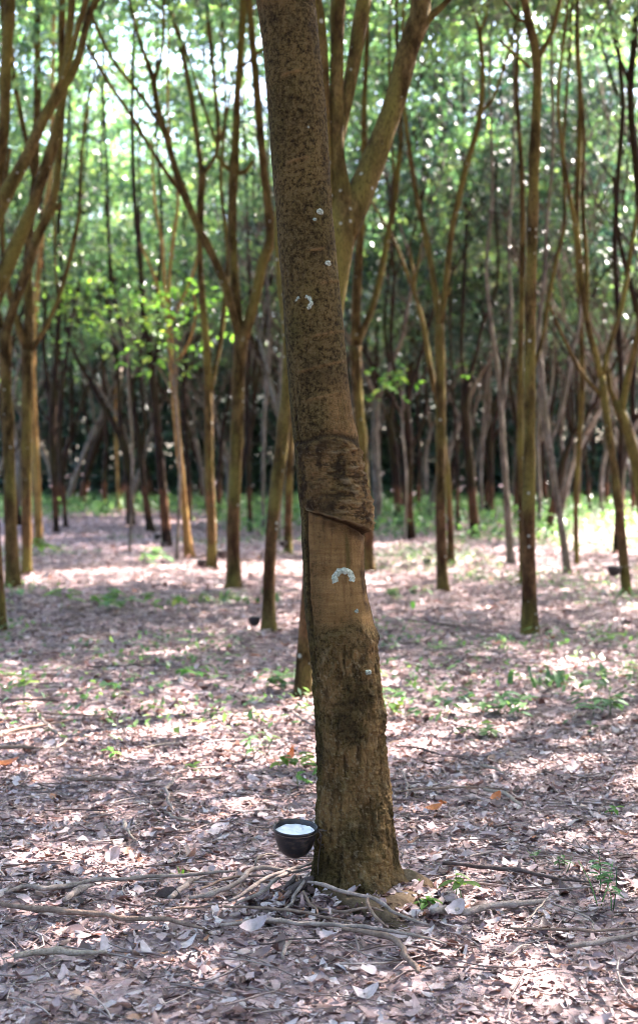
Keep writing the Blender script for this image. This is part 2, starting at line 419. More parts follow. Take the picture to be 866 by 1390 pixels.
# ------------------------------------------------------------------ traced rubber trees
TREES = []          # (x, y) of every trunk, to keep neighbours apart
def rubber_tree(stems, label, mat=BARK, group=None, sides=12, crown='near', D=None, ext=True, seed=0, name='rubber_tree', flare=.35, lump=.06, crown_z=None):
    """stems: list of picture-traced polylines [(px, py, width_px), ...]; the first starts at the ground"""
    b = stems[0][0]
    if D is None: D = depth(b[1])
    base = at(b[0], b[1], D); base[2] = 0
    base[2] = float(ground_h(np.array([base[0]]), np.array([base[1]]))[0]) - .02
    TREES.append((base[0], base[1]))
    root = empty(name, base)
    tag(root, label, 'tree', group)
    rs = np.random.default_rng(seed * 13 + 5)
    cache = {}
    tops = []
    for si, st in enumerate(stems):
        py0 = b[1]
        ph = rs.uniform(0, 6.28); amp = .035 * D / 12 if si else .012 * D / 12
        lean = rs.uniform(-.16, .16) if si else 0
        pts, rad = [], []
        key0 = (st[0][0], st[0][1])
        near = min(cache, key=lambda k: abs(k[0] - key0[0]) + abs(k[1] - key0[1])) if (si and cache) else None
        off0 = cache[near] if near else 0.0
        for (px, py, w) in st:
            hgt = (st[0][1] - py) / F * D
            o = off0 + lean * max(0, hgt) + amp * math.sin(ph + hgt * 1.3) - amp * math.sin(ph)
            p = at(px, py, D + o); pts.append(p - base); rad.append(w / 2 / F * D * (.84 if D > 9 else .92))
            cache[(px, py)] = o
        if si == 0: pts[0][2] = -.03
        last = st[-1]
        if ext and last[1] <= 40:
            d = pts[-1] - pts[-2]; d /= np.linalg.norm(d); ztop = 9.2 + rs.uniform(-.8, 1.2); p = pts[-1].copy(); r = rad[-1]
            segs = 4; dz = max(.5, (ztop - p[2]) / segs)
            for k in range(segs):
                d = d * .8 + np.array([rs.normal(0, .12), rs.normal(0, .12), .45]); d /= np.linalg.norm(d)
                p = p + d * dz / max(d[2], .5); r *= .74; pts.append(p.copy()); rad.append(r)
            tops.append(p.copy())
        V, q, t = tube(pts, rad, sides if si == 0 else max(7, sides - 3), .07 if D < 13 else .12, lump, seed * 7 + si, knots=3 if si == 0 else 2, flare=flare if si == 0 else 0)
        link('trunk' if si == 0 else 'branch', make_mesh('trunk' if si == 0 else 'branch', V, [q, t], mat), root)
    if crown:
        c = np.mean(tops, 0) if tops else pts[-1]
        rz = rs.uniform(0, 6.28); s = rs.uniform(.9, 1.15)
        if crown == 'near':
            z = crown_z or max(8.4, c[2] - .2); link('crown', CROWNS[seed % 5], root, (c[0], c[1], z), (0, 0, rz), (s, s, s))
        elif crown == 'sparse':
            z = crown_z or max(8.6, c[2]); link('crown', CROWNS_SPARSE[seed % 4], root, (c[0], c[1], z), (0, 0, rz), (s, s, s))
        else:
            link('crown', CROWNS_FAR[seed % 6], root, (c[0], c[1], crown_z or 9.0), (0, 0, rz), (s, s, s))
    return root

rubber_tree([[(411, 947, 26), (415, 880, 25), (421, 800, 24), (428, 700, 24), (436, 600, 25), (446, 480, 28), (457, 380, 33), (464, 320, 42), (467, 290, 40), (463, 262, 28), (460, 245, 18)],
             [(472, 300, 34), (464, 262, 30), (458, 215, 23), (457, 165, 21), (457, 90, 20), (458, 20, 21), (459, 0, 21)],
             [(460, 195, 16), (466, 160, 17), (474, 120, 19), (481, 80, 21), (487, 40, 22), (494, 0, 23)],
             [(468, 320, 38), (484, 275, 42), (504, 225, 38), (521, 180, 35), (538, 130, 33), (553, 70, 32), (567, 30, 34), (571, 0, 30)],
             [(566, 38, 20), (582, 24, 13), (598, 10, 9), (618, -10, 7)],
             [(450, 330, 16), (442, 200, 17), (438, 90, 18), (432, 20, 19), (428, 0, 18)]],
            'thick forked rubber tree directly behind the foreground trunk, right limb edged with light', seed=1, sides=20)
rubber_tree([[(366, 858, 25), (365, 820, 21), (366, 770, 19), (370, 710, 20), (377, 650, 21), (384, 590, 21), (389, 540, 19), (391, 490, 17), (389, 430, 14), (386, 370, 12), (396, 280, 11), (404, 180, 11), (400, 60, 10), (398, 0, 10)],
             [(391, 500, 12), (386, 440, 10), (379, 380, 9), (376, 300, 9), (388, 180, 8), (392, 60, 8), (396, 0, 7)]],
            'mossy rubber tree leaning right, just left of the foreground trunk, small cup beside', seed=2)
rubber_tree([[(318, 799, 26), (317, 760, 22), (317, 700, 21), (320, 640, 20), (322, 570, 19), (325, 500, 20), (328, 455, 25)],
             [(328, 465, 20), (345, 412, 18), (357, 355, 17), (368, 325, 19), (363, 270, 14), (357, 220, 13), (351, 150, 13), (345, 80, 12), (340, 20, 11), (338, 0, 11)],
             [(326, 460, 18), (320, 400, 16), (316, 330, 15), (316, 270, 15), (318, 232, 17), (320, 190, 13), (323, 120, 12), (328, 50, 12), (331, 0, 13)],
             [(325, 458, 14), (305, 385, 14), (283, 335, 13), (264, 296, 12), (243, 243, 11), (226, 185, 10), (213, 140, 9), (208, 106, 9), (195, 70, 6), (183, 30, 5), (176, 0, 5)],
             [(209, 110, 6), (218, 82, 5), (222, 50, 5), (222, 10, 5), (223, 0, 4)],
             [(226, 185, 6), (198, 138, 6), (160, 90, 6), (140, 55, 5), (127, 25, 5), (120, 0, 4)],
             [(246, 262, 7), (226, 234, 6), (199, 192, 6), (173, 148, 6), (148, 113, 6), (132, 85, 6), (118, 60, 5)],
             [(326, 92, 6), (338, 84, 5), (348, 74, 5), (358, 66, 4)],
             [(318, 236, 8), (304, 224, 6), (292, 206, 4)],
             [(318, 238, 9), (334, 232, 6), (344, 218, 5)]],
            'many-limbed rubber tree left of the foreground trunk with a long limb reaching far left', seed=3, sides=14)
rubber_tree([[(287, 772, 18), (288, 730, 16), (286, 680, 15), (284, 620, 15), (283, 540, 14), (281, 480, 13), (276, 420, 11), (272, 360, 10), (272, 290, 11), (275, 232, 13)],
             [(275, 236, 10), (268, 190, 9), (261, 140, 9), (251, 85, 9), (241, 42, 8), (227, 0, 8)],
             [(276, 236, 8), (289, 218, 7), (297, 192, 8), (293, 130, 7), (286, 60, 7), (280, 0, 6)],
             [(295, 196, 6), (281, 157, 5), (262, 98, 4), (250, 60, 4)],
             [(297, 196, 5), (303, 178, 4), (313, 130, 4), (318, 90, 3)],
             [(286, 530, 9), (292, 500, 9), (300, 460, 9), (304, 420, 9), (308, 385, 8), (309, 330, 7), (300, 250, 6), (306, 150, 5), (302, 40, 5), (300, 0, 4)]],
            'tall slim rubber tree between the lit tan trunk and the many-limbed one, dark foot', seed=4)
rubber_tree([[(258, 757, 19), (253, 715, 12), (248, 660, 11), (242, 600, 11), (237, 540, 10), (233, 490, 9), (229, 437, 9)],
             [(229, 440, 6), (218, 402, 5), (206, 365, 4), (190, 330, 3)],
             [(229, 440, 6), (224, 390, 5), (220, 330, 5), (210, 270, 4), (206, 190, 3)],
             [(230, 440, 6), (230, 380, 5), (236, 320, 6), (242, 270, 5), (232, 200, 4), (228, 120, 4), (232, 0, 3)],
             [(231, 440, 5), (246, 410, 5), (262, 372, 4), (272, 330, 3)],
             [(235, 495, 6), (250, 478, 5), (260, 455, 4), (266, 420, 4), (262, 395, 3)]],
            'slim pale tan rubber tree glowing in sunlight down its right side, left of centre', mat=BARK_SUNLIT, crown=None, seed=5)
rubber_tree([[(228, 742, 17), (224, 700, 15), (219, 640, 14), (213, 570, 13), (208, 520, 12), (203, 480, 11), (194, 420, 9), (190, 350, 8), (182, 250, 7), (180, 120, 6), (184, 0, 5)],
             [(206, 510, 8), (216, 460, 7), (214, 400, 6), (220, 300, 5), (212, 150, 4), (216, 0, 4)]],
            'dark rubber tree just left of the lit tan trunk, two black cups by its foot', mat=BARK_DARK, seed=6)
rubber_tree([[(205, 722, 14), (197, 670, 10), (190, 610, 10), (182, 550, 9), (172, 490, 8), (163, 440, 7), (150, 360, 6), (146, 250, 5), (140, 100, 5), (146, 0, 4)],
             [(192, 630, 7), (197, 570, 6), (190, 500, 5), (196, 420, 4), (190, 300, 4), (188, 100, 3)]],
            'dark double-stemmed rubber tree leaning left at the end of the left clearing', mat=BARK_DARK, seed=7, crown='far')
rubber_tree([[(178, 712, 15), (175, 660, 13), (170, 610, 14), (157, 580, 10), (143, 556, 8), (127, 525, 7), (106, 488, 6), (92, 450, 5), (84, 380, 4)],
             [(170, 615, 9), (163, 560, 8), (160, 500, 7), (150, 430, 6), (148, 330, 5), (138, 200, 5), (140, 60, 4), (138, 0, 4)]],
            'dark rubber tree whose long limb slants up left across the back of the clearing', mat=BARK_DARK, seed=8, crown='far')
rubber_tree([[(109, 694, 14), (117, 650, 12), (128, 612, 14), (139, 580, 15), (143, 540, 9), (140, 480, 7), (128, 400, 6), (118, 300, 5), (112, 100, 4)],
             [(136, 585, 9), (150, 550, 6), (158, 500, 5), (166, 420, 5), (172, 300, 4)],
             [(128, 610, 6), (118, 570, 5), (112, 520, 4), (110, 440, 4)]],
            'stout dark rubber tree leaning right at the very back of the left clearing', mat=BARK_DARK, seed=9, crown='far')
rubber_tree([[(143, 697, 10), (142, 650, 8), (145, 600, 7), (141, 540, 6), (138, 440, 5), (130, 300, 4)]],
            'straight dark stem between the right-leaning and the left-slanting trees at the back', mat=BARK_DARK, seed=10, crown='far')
rubber_tree([[(162, 694, 6), (160, 650, 5), (158, 600, 5), (157, 540, 4), (160, 460, 4), (154, 360, 3)]],
            'very thin pale sapling stem catching light at the back of the left clearing', mat=BARK_SUNLIT, seed=11, crown=None, name='rubber_sapling')
rubber_tree([[(77, 723, 10), (75, 670, 10), (72, 610, 13), (72, 560, 14), (76, 500, 11), (80, 440, 9), (84, 370, 8), (80, 300, 7), (92, 200, 6), (96, 100, 5), (100, 0, 5)],
             [(72, 580, 9), (66, 530, 8), (60, 470, 7), (62, 400, 6), (56, 300, 5), (64, 200, 4)]],
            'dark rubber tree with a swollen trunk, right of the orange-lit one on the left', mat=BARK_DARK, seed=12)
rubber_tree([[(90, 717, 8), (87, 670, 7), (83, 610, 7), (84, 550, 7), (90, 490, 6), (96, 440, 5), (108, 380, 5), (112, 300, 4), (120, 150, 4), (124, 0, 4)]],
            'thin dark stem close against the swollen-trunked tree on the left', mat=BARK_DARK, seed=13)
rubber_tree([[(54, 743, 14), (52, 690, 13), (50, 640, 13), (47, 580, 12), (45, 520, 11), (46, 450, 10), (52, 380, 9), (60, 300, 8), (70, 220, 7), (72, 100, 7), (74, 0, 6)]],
            'orange-brown rubber tree at left lit gold along its right edge', mat=BARK_SUNLIT, seed=14)
rubber_tree([[(37, 779, 18), (37, 740, 15), (37, 680, 15), (36, 620, 17), (37, 560, 18), (38, 505, 20), (38, 475, 22)],
             [(38, 480, 14), (28, 450, 12), (18, 418, 10), (10, 380, 9), (4, 330, 8), (6, 260, 7), (14, 200, 7)],
             [(38, 480, 17), (40, 425, 17), (38, 370, 15), (42, 300, 13), (48, 240, 12), (50, 170, 12), (52, 110, 12), (51, 50, 11), (52, 0, 10)],
             [(40, 482, 9), (52, 462, 8), (64, 440, 8), (78, 410, 7), (90, 372, 7), (100, 330, 7), (108, 290, 6), (110, 240, 5), (115, 170, 5), (126, 110, 4), (132, 90, 3)],
             [(80, 408, 5), (76, 370, 4), (75, 320, 4), (72, 270, 3)],
             [(46, 236, 9), (38, 200, 8), (30, 160, 8), (22, 120, 8), (16, 70, 7), (14, 0, 6)]],
            'dark rubber tree near the left edge forking in a knot above head height', seed=15, sides=14)
rubber_tree([[(19, 798, 25), (17, 760, 22), (15, 700, 21), (13, 640, 19), (11, 570, 18), (8, 500, 18), (7, 450, 21)],
             [(8, 455, 16), (16, 425, 15), (28, 392, 16), (42, 350, 16), (54, 315, 16), (66, 290, 15), (76, 255, 13), (81, 205, 12), (84, 140, 12), (84, 60, 11), (85, 0, 11)],
             [(68, 288, 11), (77, 280, 9), (84, 277, 6)],
             [(5, 458, 12), (-4, 420, 11), (-10, 370, 10), (-6, 300, 9), (2, 200, 9), (6, 100, 8), (4, 0, 8)]],
            'thick-footed rubber tree at the left edge, mottled trunk with a pale lichen spot', seed=16, sides=16)
rubber_tree([[(1, 856, 24), (-3, 800, 22), (-10, 700, 21), (-18, 600, 20), (-26, 480, 22), (-24, 380, 26)],
             [(-24, 385, 24), (-12, 315, 24), (6, 270, 25), (22, 240, 22), (38, 210, 20), (58, 165, 18), (78, 130, 19), (98, 100, 15), (109, 72, 12), (116, 40, 12), (124, 12, 13), (134, -8, 12)],
             [(66, 145, 11), (80, 118, 11), (92, 90, 10), (101, 60, 9), (108, 30, 10), (117, 0, 10)]],
            'rubber tree cut by the left edge whose thick smooth limb sweeps up to the right', seed=17, sides=20)
rubber_tree([[(-30, 830, 24), (-34, 700, 22), (-36, 560, 22), (-34, 470, 26)],
             [(-34, 475, 26), (-16, 425, 28), (0, 384, 28), (18, 343, 24), (32, 310, 21), (46, 278, 19), (58, 240, 18), (70, 206, 20), (78, 172, 15), (86, 130, 14), (92, 70, 12), (98, 0, 12)],
             [(-30, 480, 20), (-20, 380, 18), (-4, 250, 17), (6, 180, 17), (8, 110, 17), (11, 50, 17), (14, 0, 17)]],
            'tree cut off by the left edge, knotted limb slanting up behind the sweeping one', seed=18, sides=18)
# --- between and behind
rubber_tree([[(391, 752, 15), (391, 710, 13), (392, 660, 12), (395, 600, 11), (398, 500, 9), (400, 300, 7), (402, 100, 6), (404, 0, 6)]],
            'short visible trunk in the gap between the left-hand mossy tree and the foreground trunk', mat=BARK, seed=19)
rubber_tree([[(340, 722, 8), (338, 660, 8), (337, 590, 8), (335, 520, 7), (340, 440, 6), (336, 300, 5), (330, 120, 4), (332, 0, 4)]],
            'dark stem standing close behind the right side of the many-limbed tree', mat=BARK_DARK, seed=20)
rubber_tree([[(358, 724, 6), (357, 660, 6), (358, 590, 7), (362, 520, 6), (366, 440, 5), (362, 340, 4), (366, 100, 4), (368, 0, 3)]],
            'thin grey stem seen between the many-limbed tree and the leaning mossy one', mat=BARK_GREY, seed=21)
rubber_tree([[(258, 708, 8), (256, 650, 8), (252, 590, 7), (250, 520, 6), (256, 440, 5), (250, 300, 4), (256, 150, 4)]],
            'dark stem right behind the lit tan trunk', mat=BARK_DARK, seed=22, crown='far')
rubber_tree([[(297, 705, 8), (298, 650, 8), (301, 600, 7), (307, 560, 6), (314, 520, 6), (318, 460, 5), (312, 300, 4)]],
            'dark leaning stem in the gap between the slim and the many-limbed trees', mat=BARK_DARK, seed=23, crown='far')
rubber_tree([[(500, 778, 22), (499, 740, 17), (496, 680, 16), (492, 620, 16), (487, 560, 16), (484, 510, 16), (482, 470, 20)],
             [(482, 475, 13), (492, 450, 11), (506, 415, 11), (517, 370, 11), (526, 320, 10), (535, 275, 9), (540, 230, 9), (544, 180, 7), (540, 100, 6), (538, 0, 6)],
             [(482, 470, 15), (483, 420, 16), (486, 370, 15), (490, 310, 13), (494, 250, 11), (494, 150, 9), (498, 60, 8), (500, 0, 8)],
             [(536, 270, 5), (532, 190, 4), (528, 100, 4), (530, 0, 4)]],
            'dark rubber tree hugging the right side of the foreground trunk, thin gold edge of light', seed=24, sides=14)
rubber_tree([[(601, 802, 20), (599, 760, 17), (598, 700, 16), (598, 640, 16), (598, 560, 16), (597, 500, 15), (596, 440, 15)],
             [(596, 445, 11), (591, 400, 11), (584, 355, 10), (576, 312, 9), (567, 278, 9), (560, 235, 8), (553, 185, 7), (549, 150, 6), (546, 60, 5), (548, 0, 5)],
             [(597, 445, 11), (603, 400, 10), (608, 355, 10), (613, 312, 10), (622, 270, 10), (633, 224, 10), (645, 185, 9), (652, 150, 9), (655, 100, 8), (650, 40, 7), (644, 20, 4), (638, 0, 4)],
             [(652, 42, 6), (660, 20, 5), (662, 0, 6)],
             [(653, 152, 6), (668, 136, 5), (678, 108, 5), (688, 78, 4), (698, 40, 4), (702, 0, 3)],
             [(604, 402, 8), (609, 394, 7), (611, 390, 5)]],
            'straight pale-brown rubber tree right of the foreground trunk, forking in a tall Y', mat=BARK, seed=25, sides=14)
rubber_tree([[(612, 766, 13), (611, 720, 11), (608, 660, 9), (603, 600, 8), (592, 540, 8), (583, 495, 8), (576, 450, 8), (566, 410, 7), (550, 365, 6), (536, 330, 5), (520, 300, 5), (503, 272, 4)],
             [(564, 400, 5), (560, 370, 4), (556, 335, 3)], [(562, 385, 4), (568, 355, 3), (571, 330, 3)]],
            'thin olive rubber tree crossing behind the Y-forked one with pale dead limb ends', mat=BARK, seed=26, crown=None)
rubber_tree([[(645, 731, 17), (641, 680, 14), (638, 640, 14), (634, 600, 14), (631, 560, 15), (633, 520, 17)],
             [(633, 525, 8), (626, 480, 6), (628, 420, 6), (631, 350, 6), (633, 290, 5), (628, 200, 4), (630, 60, 4), (632, 0, 4)],
             [(634, 525, 8), (646, 480, 6), (655, 440, 6), (668, 410, 5), (676, 360, 5), (672, 260, 4), (680, 120, 4), (682, 0, 4)]],
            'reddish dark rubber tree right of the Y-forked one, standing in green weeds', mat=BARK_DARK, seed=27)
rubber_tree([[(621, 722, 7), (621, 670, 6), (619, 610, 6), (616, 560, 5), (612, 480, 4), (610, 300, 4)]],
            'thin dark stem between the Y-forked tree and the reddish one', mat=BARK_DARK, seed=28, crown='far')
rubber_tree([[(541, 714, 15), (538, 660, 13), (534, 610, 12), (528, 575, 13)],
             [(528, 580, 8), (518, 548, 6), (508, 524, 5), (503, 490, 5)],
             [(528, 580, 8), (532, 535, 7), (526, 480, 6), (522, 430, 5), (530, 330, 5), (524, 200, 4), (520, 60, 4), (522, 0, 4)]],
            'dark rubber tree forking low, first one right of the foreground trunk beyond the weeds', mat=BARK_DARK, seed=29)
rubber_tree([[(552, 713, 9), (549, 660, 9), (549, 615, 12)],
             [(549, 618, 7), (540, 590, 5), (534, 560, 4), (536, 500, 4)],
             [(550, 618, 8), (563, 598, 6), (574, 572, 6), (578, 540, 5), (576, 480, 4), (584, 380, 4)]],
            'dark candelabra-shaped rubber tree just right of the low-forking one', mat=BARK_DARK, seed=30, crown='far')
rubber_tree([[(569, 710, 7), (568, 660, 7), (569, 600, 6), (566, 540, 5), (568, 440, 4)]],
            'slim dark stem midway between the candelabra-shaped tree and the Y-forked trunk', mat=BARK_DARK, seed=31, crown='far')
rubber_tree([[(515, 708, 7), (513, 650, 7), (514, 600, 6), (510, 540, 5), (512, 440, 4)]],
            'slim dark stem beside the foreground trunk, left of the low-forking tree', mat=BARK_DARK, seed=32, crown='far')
rubber_tree([[(718, 861, 30), (718, 820, 24), (717, 770, 22), (717, 730, 21), (717, 690, 22), (718, 640, 20), (718, 560, 19), (719, 480, 18), (720, 400, 17), (722, 320, 17), (724, 250, 16), (725, 212, 20), (727, 160, 15), (729, 100, 15), (725, 60, 14), (716, 28, 13), (711, 0, 12)],
             [(728, 82, 9), (740, 62, 8), (750, 40, 8), (757, 10, 7), (760, 0, 7)],
             [(719, 92, 5), (700, 75, 4), (678, 56, 4)],
             [(714, 30, 6), (700, 26, 5), (690, 8, 5), (684, 0, 4)]],
            'tallest straight rubber tree on the right, foot nearest the camera of that side', mat=BARK, seed=33, sides=18)
rubber_tree([[(711, 792, 14), (709, 740, 12), (707, 680, 11), (706, 600, 11), (706, 500, 10), (708, 400, 9), (709, 300, 9), (707, 220, 8), (701, 120, 7), (704, 0, 6)],
             [(709, 540, 7), (733, 470, 7), (745, 400, 8), (755, 350, 7), (766, 300, 6), (764, 200, 5), (772, 80, 5), (776, 0, 5)]],
            'orange-brown trunk tucked against the left side of the tallest tree on the right', mat=BARK, seed=34)
rubber_tree([[(693, 766, 13), (690, 720, 12), (686, 660, 10), (682, 600, 9), (679, 540, 8), (672, 480, 7), (665, 430, 6), (660, 360, 5), (668, 260, 5), (664, 100, 4), (668, 0, 4)],
             [(680, 560, 6), (688, 500, 5), (694, 430, 5), (690, 330, 4), (697, 200, 4), (694, 0, 4)]],
            'slim grey-brown rubber tree left of the tallest one, small dark cup beside it', mat=BARK_GREY, seed=35)
rubber_tree([[(771, 779, 14), (766, 745, 12), (759, 700, 11), (751, 650, 11), (744, 600, 12), (738, 560, 13), (734, 510, 10), (730, 450, 8), (738, 380, 7), (742, 300, 6), (750, 200, 5), (748, 60, 5), (750, 0, 5)],
             [(744, 605, 8), (756, 575, 8), (768, 530, 6), (776, 480, 6), (786, 440, 5), (790, 360, 5)]],
            'curved brown rubber tree leaning left, to the right of the tallest one', mat=BARK_GREY, seed=36)
rubber_tree([[(781, 702, 11), (782, 660, 11), (785, 620, 14)],
             [(785, 625, 8), (775, 590, 6), (770, 550, 5), (772, 470, 4)], [(786, 625, 8), (796, 600, 7), (806, 570, 6), (808, 510, 5), (800, 420, 4)],
             [(785, 625, 6), (786, 580, 6), (782, 500, 5), (786, 400, 4), (780, 200, 4)]],
            'dark rubber tree branching like a fan far behind on the right, above the weeds', mat=BARK_DARK, seed=37, crown='far')
rubber_tree([[(836, 753, 12), (838, 700, 11), (841, 640, 11), (843, 580, 10), (842, 500, 9), (838, 420, 9), (834, 340, 9), (836, 280, 9), (840, 215, 9), (845, 155, 9), (843, 110, 8), (838, 60, 6), (828, 0, 5)],
             [(838, 130, 6), (828, 100, 5), (816, 60, 5), (806, 0, 5)]],
            'nearly black trunk right behind the olive leaning tree at the right edge', mat=BARK_DARK, seed=38)
rubber_tree([[(851, 808, 17), (847, 765, 14), (842, 710, 13), (836, 660, 13), (829, 610, 12), (822, 560, 12), (816, 510, 13)],
             [(816, 515, 11), (806, 475, 11), (796, 435, 10), (789, 385, 9), (785, 340, 9), (779, 300, 8), (770, 250, 7), (762, 200, 6), (757, 130, 5), (766, 40, 5), (770, 0, 4)],
             [(817, 515, 8), (824, 480, 8), (833, 450, 8), (842, 420, 8), (850, 380, 8), (856, 335, 7), (864, 290, 7), (872, 230, 6), (880, 150, 6)],
             [(818, 540, 7), (800, 520, 6), (785, 500, 6), (770, 470, 6), (756, 440, 5), (744, 410, 4)],
             [(797, 438, 6), (796, 380, 7), (794, 330, 7), (790, 270, 6), (792, 180, 5), (784, 80, 5), (783, 0, 5)]],
            'olive rubber tree leaning left by the right edge, black cup hanging on its left', mat=BARK, seed=39, sides=16)
rubber_tree([[(893, 800, 22), (880, 730, 19), (871, 680, 18), (862, 630, 17), (853, 590, 17), (842, 562, 17), (834, 545, 14)],
             [(842, 565, 12), (850, 520, 10), (862, 470, 9), (874, 400, 9)],
             [(835, 548, 10), (828, 530, 8), (824, 505, 7), (820, 480, 6)]],
            'brown trunk entering from the right edge and bending left to a sunlit curl', mat=BARK, seed=40, sides=16, crown=None)
rubber_tree([[(895, 770, 20), (888, 640, 17), (880, 480, 15), (872, 330, 13), (864, 235, 13), (858, 180, 12), (855, 120, 11), (860, 60, 11), (864, 0, 11)],
             [(857, 120, 7), (845, 90, 6), (834, 60, 5), (826, 0, 5)],
             [(880, 490, 9), (864, 420, 9), (848, 360, 8), (838, 310, 6), (832, 240, 5)]],
            'tree with its foot outside the right edge, dark upper stem running along that edge', mat=BARK_DARK, seed=41)
rubber_tree([[(783, 768, 8), (781, 700, 8), (786, 600, 8), (790, 520, 9), (788, 440, 9), (783, 340, 9), (783, 270, 9), (786, 190, 9), (787, 130, 9), (783, 60, 9), (784, 0, 8)]],
            'tall thin brown stem between the curved tree and the olive leaning one', mat=BARK, seed=42)
for k, (x, y, w) in enumerate(((655, 706, 7), (668, 712, 8), (700, 700, 9), (733, 716, 8), (747, 708, 6), (800, 700, 6), (817, 706, 8), (822, 700, 5), (858, 712, 8))):
    rubber_tree([[(x, y, w), (x + rng.uniform(-4, 4), 650, w * .9), (x + rng.uniform(-8, 8), 590, w * .9), (x + rng.uniform(-14, 14), 500, w * .7), (x + rng.uniform(-22, 22), 400, w * .6), (x + rng.uniform(-30, 30), 200, w * .5)],
                 [(x, 600, w * .6), (x + rng.uniform(8, 16), 560, w * .55), (x + rng.uniform(10, 26), 480, w * .45), (x + rng.uniform(10, 30), 360, w * .4)]],
                'dim straight trunk in the far rows behind the green weeds on the right half',
                mat=BARK_DARK if k % 3 else BARK_GREY, seed=50 + k, crown='far', group='far trunks behind the weeds on the right')

# ------------------------------------------------------------------ generated far trees
def gen_tree(seed, hgt=12.0):
    rs = np.random.default_rng(seed); parts = []
    def grow(p, d, r, L, lvl):
        n = 4; pts, rad = [p.copy()], [r]
        for k in range(n):
            d = d + np.array([rs.normal(0, .09), rs.normal(0, .09), .05 if lvl else 0]); d /= np.linalg.norm(d)
            p = p + d * L / n; pts.append(p.copy()); rad.append(r * (1 - .28 * (k + 1) / n))
        parts.append(tube(pts, rad, 9 if lvl == 0 else (6 if lvl < 3 else 4), .3 if lvl < 2 else .6, .06, seed + len(parts), knots=2 if lvl == 0 else 0, flare=.3 if lvl == 0 else 0))
        if lvl in (0, 1, 2, 3):
            for _ in range(4 if lvl else 2):
                q = pts[2] if rs.random() < .5 else pts[3]; a = rs.uniform(0, 6.28); tl = rs.uniform(.8, 2.2)
                e1 = q + np.array([math.cos(a) * .35, math.sin(a) * .35, .5]) * tl; e2 = e1 + np.array([math.cos(a) * .1 + rs.normal(0, .2), math.sin(a) * .1 + rs.normal(0, .2), .5]) * tl * .7
                parts.append(tube([q, e1, e2], [.018, .013, .006], 4, .5, .05, seed))
        if lvl >= 4 or p[2] > hgt: return
        kids = 3 if (lvl in (0, 1) and rs.random() < .7) else 2
        a0 = rs.uniform(0, 6.28)
        for k in range(kids):
            a = a0 + k * 6.28 / kids + rs.normal(0, .35); s = rs.uniform(.22, .55)
            side = np.array([math.cos(a), math.sin(a), 0]); nd = d * (1 - s * .4) + side * s; nd /= np.linalg.norm(nd)
            grow(p - d * r * .5, nd, r * .72 * (.68 if kids == 3 else .78), L * rs.uniform(.7, 1.0), lvl + 1)
    grow(np.array([0, 0, -.05]), np.array([rs.normal(0, .07), rs.normal(0, .07), 1.0]), rs.uniform(.085, .12), rs.uniform(2.3, 3.4), 0)
    return parts
FAR_TRUNKS = []
for k in range(8):
    V, q, t = join(gen_tree(300 + k)); FAR_TRUNKS.append(make_mesh('trunk', V, [q, t], (BARK_DARK, BARK_GREY)[k % 2]))
def far_tree(x, y, k, label, group, crown_set, cz, s=1.0):
    e = tag(empty('rubber_tree', (x, y, 0), rng.uniform(0, 6.28)), label, 'tree', group)
    link('trunk', FAR_TRUNKS[k % 8], e, (0, 0, 0), (0, 0, 0), (s, s, s))
    link('crown', crown_set[k % len(crown_set)], e, (rng.normal(0, .3), rng.normal(0, .3), cz), (0, 0, rng.uniform(0, 6.28)), (s, s, s * rng.uniform(.85, 1.15)))
k = 0
for row in range(-11, 12):
    for D in np.arange(27.5, 64, 3.4):
        x = row * 2.75 - .15 * (D - 4) + rng.normal(0, .25); y = D + rng.normal(0, .5)
        px = CX + x / y * F
        if px < -110 or px > 976: continue
        if min(math.hypot(x - a, y - b) for a, b in TREES) < 1.3: continue
        if 105 < px < 215 and D < 40: continue              # the open avenue on the left
        far_tree(x, y, k, 'thin dark rubber tree in the crowded rows at the back of the plantation', 'crowded rows of rubber trees at the back', CROWNS_FAR, rng.uniform(8.2, 10.5), rng.uniform(.85, 1.1)); k += 1
# unseen neighbours added around the view, crowns placed to shade ground and trunks
for (x, y) in ((3.4, 6.4), (5.8, 5.2), (4.5, 9.2), (2.75, 9.0), (6.7, 8.9), (8.8, 8.3), (7.0, 14.6), (9.4, 11.5), (5.4, 17.2), (8.3, 16.2), (11.2, 15.4), (7.3, 21.5), (10.4, 20.5), (9.0, 25.8), (12.4, 25.0), (13.8, 20.0),
               (-3.6, 4.6), (-3.5, 8.0), (-6.3, 7.0), (-6.6, 12.5), (-6.0, 17.5), (-8.5, 16.0), (-8.8, 22.0), (-3.0, 1.0), (2.6, 1.6), (.4, -2.2), (-2.8, -3.4), (3.4, -3.2), (6.2, .8), (-6.0, 0.5), (9.6, 3.5), (-6.2, -3.8), (.2, -6.2), (3.8, -7.4), (-3.5, -7.8), (7.4, -4.6), (7.0, -9), (-7.4, -9), (.4, -10.6), (10.6, -1.5), (-10.2, -1.2), (-10.5, 5), (-10.8, 11.5), (13, 7), (13.6, 2)):
    far_tree(x, y, k, 'unseen rubber tree added beyond the edge of the picture for its shade', 'unseen rubber trees added for shade', CROWNS_SPARSE if (y > 12 and k % 3) else CROWNS, rng.uniform(8.6, 9.6), rng.uniform(.95, 1.12)); k += 1

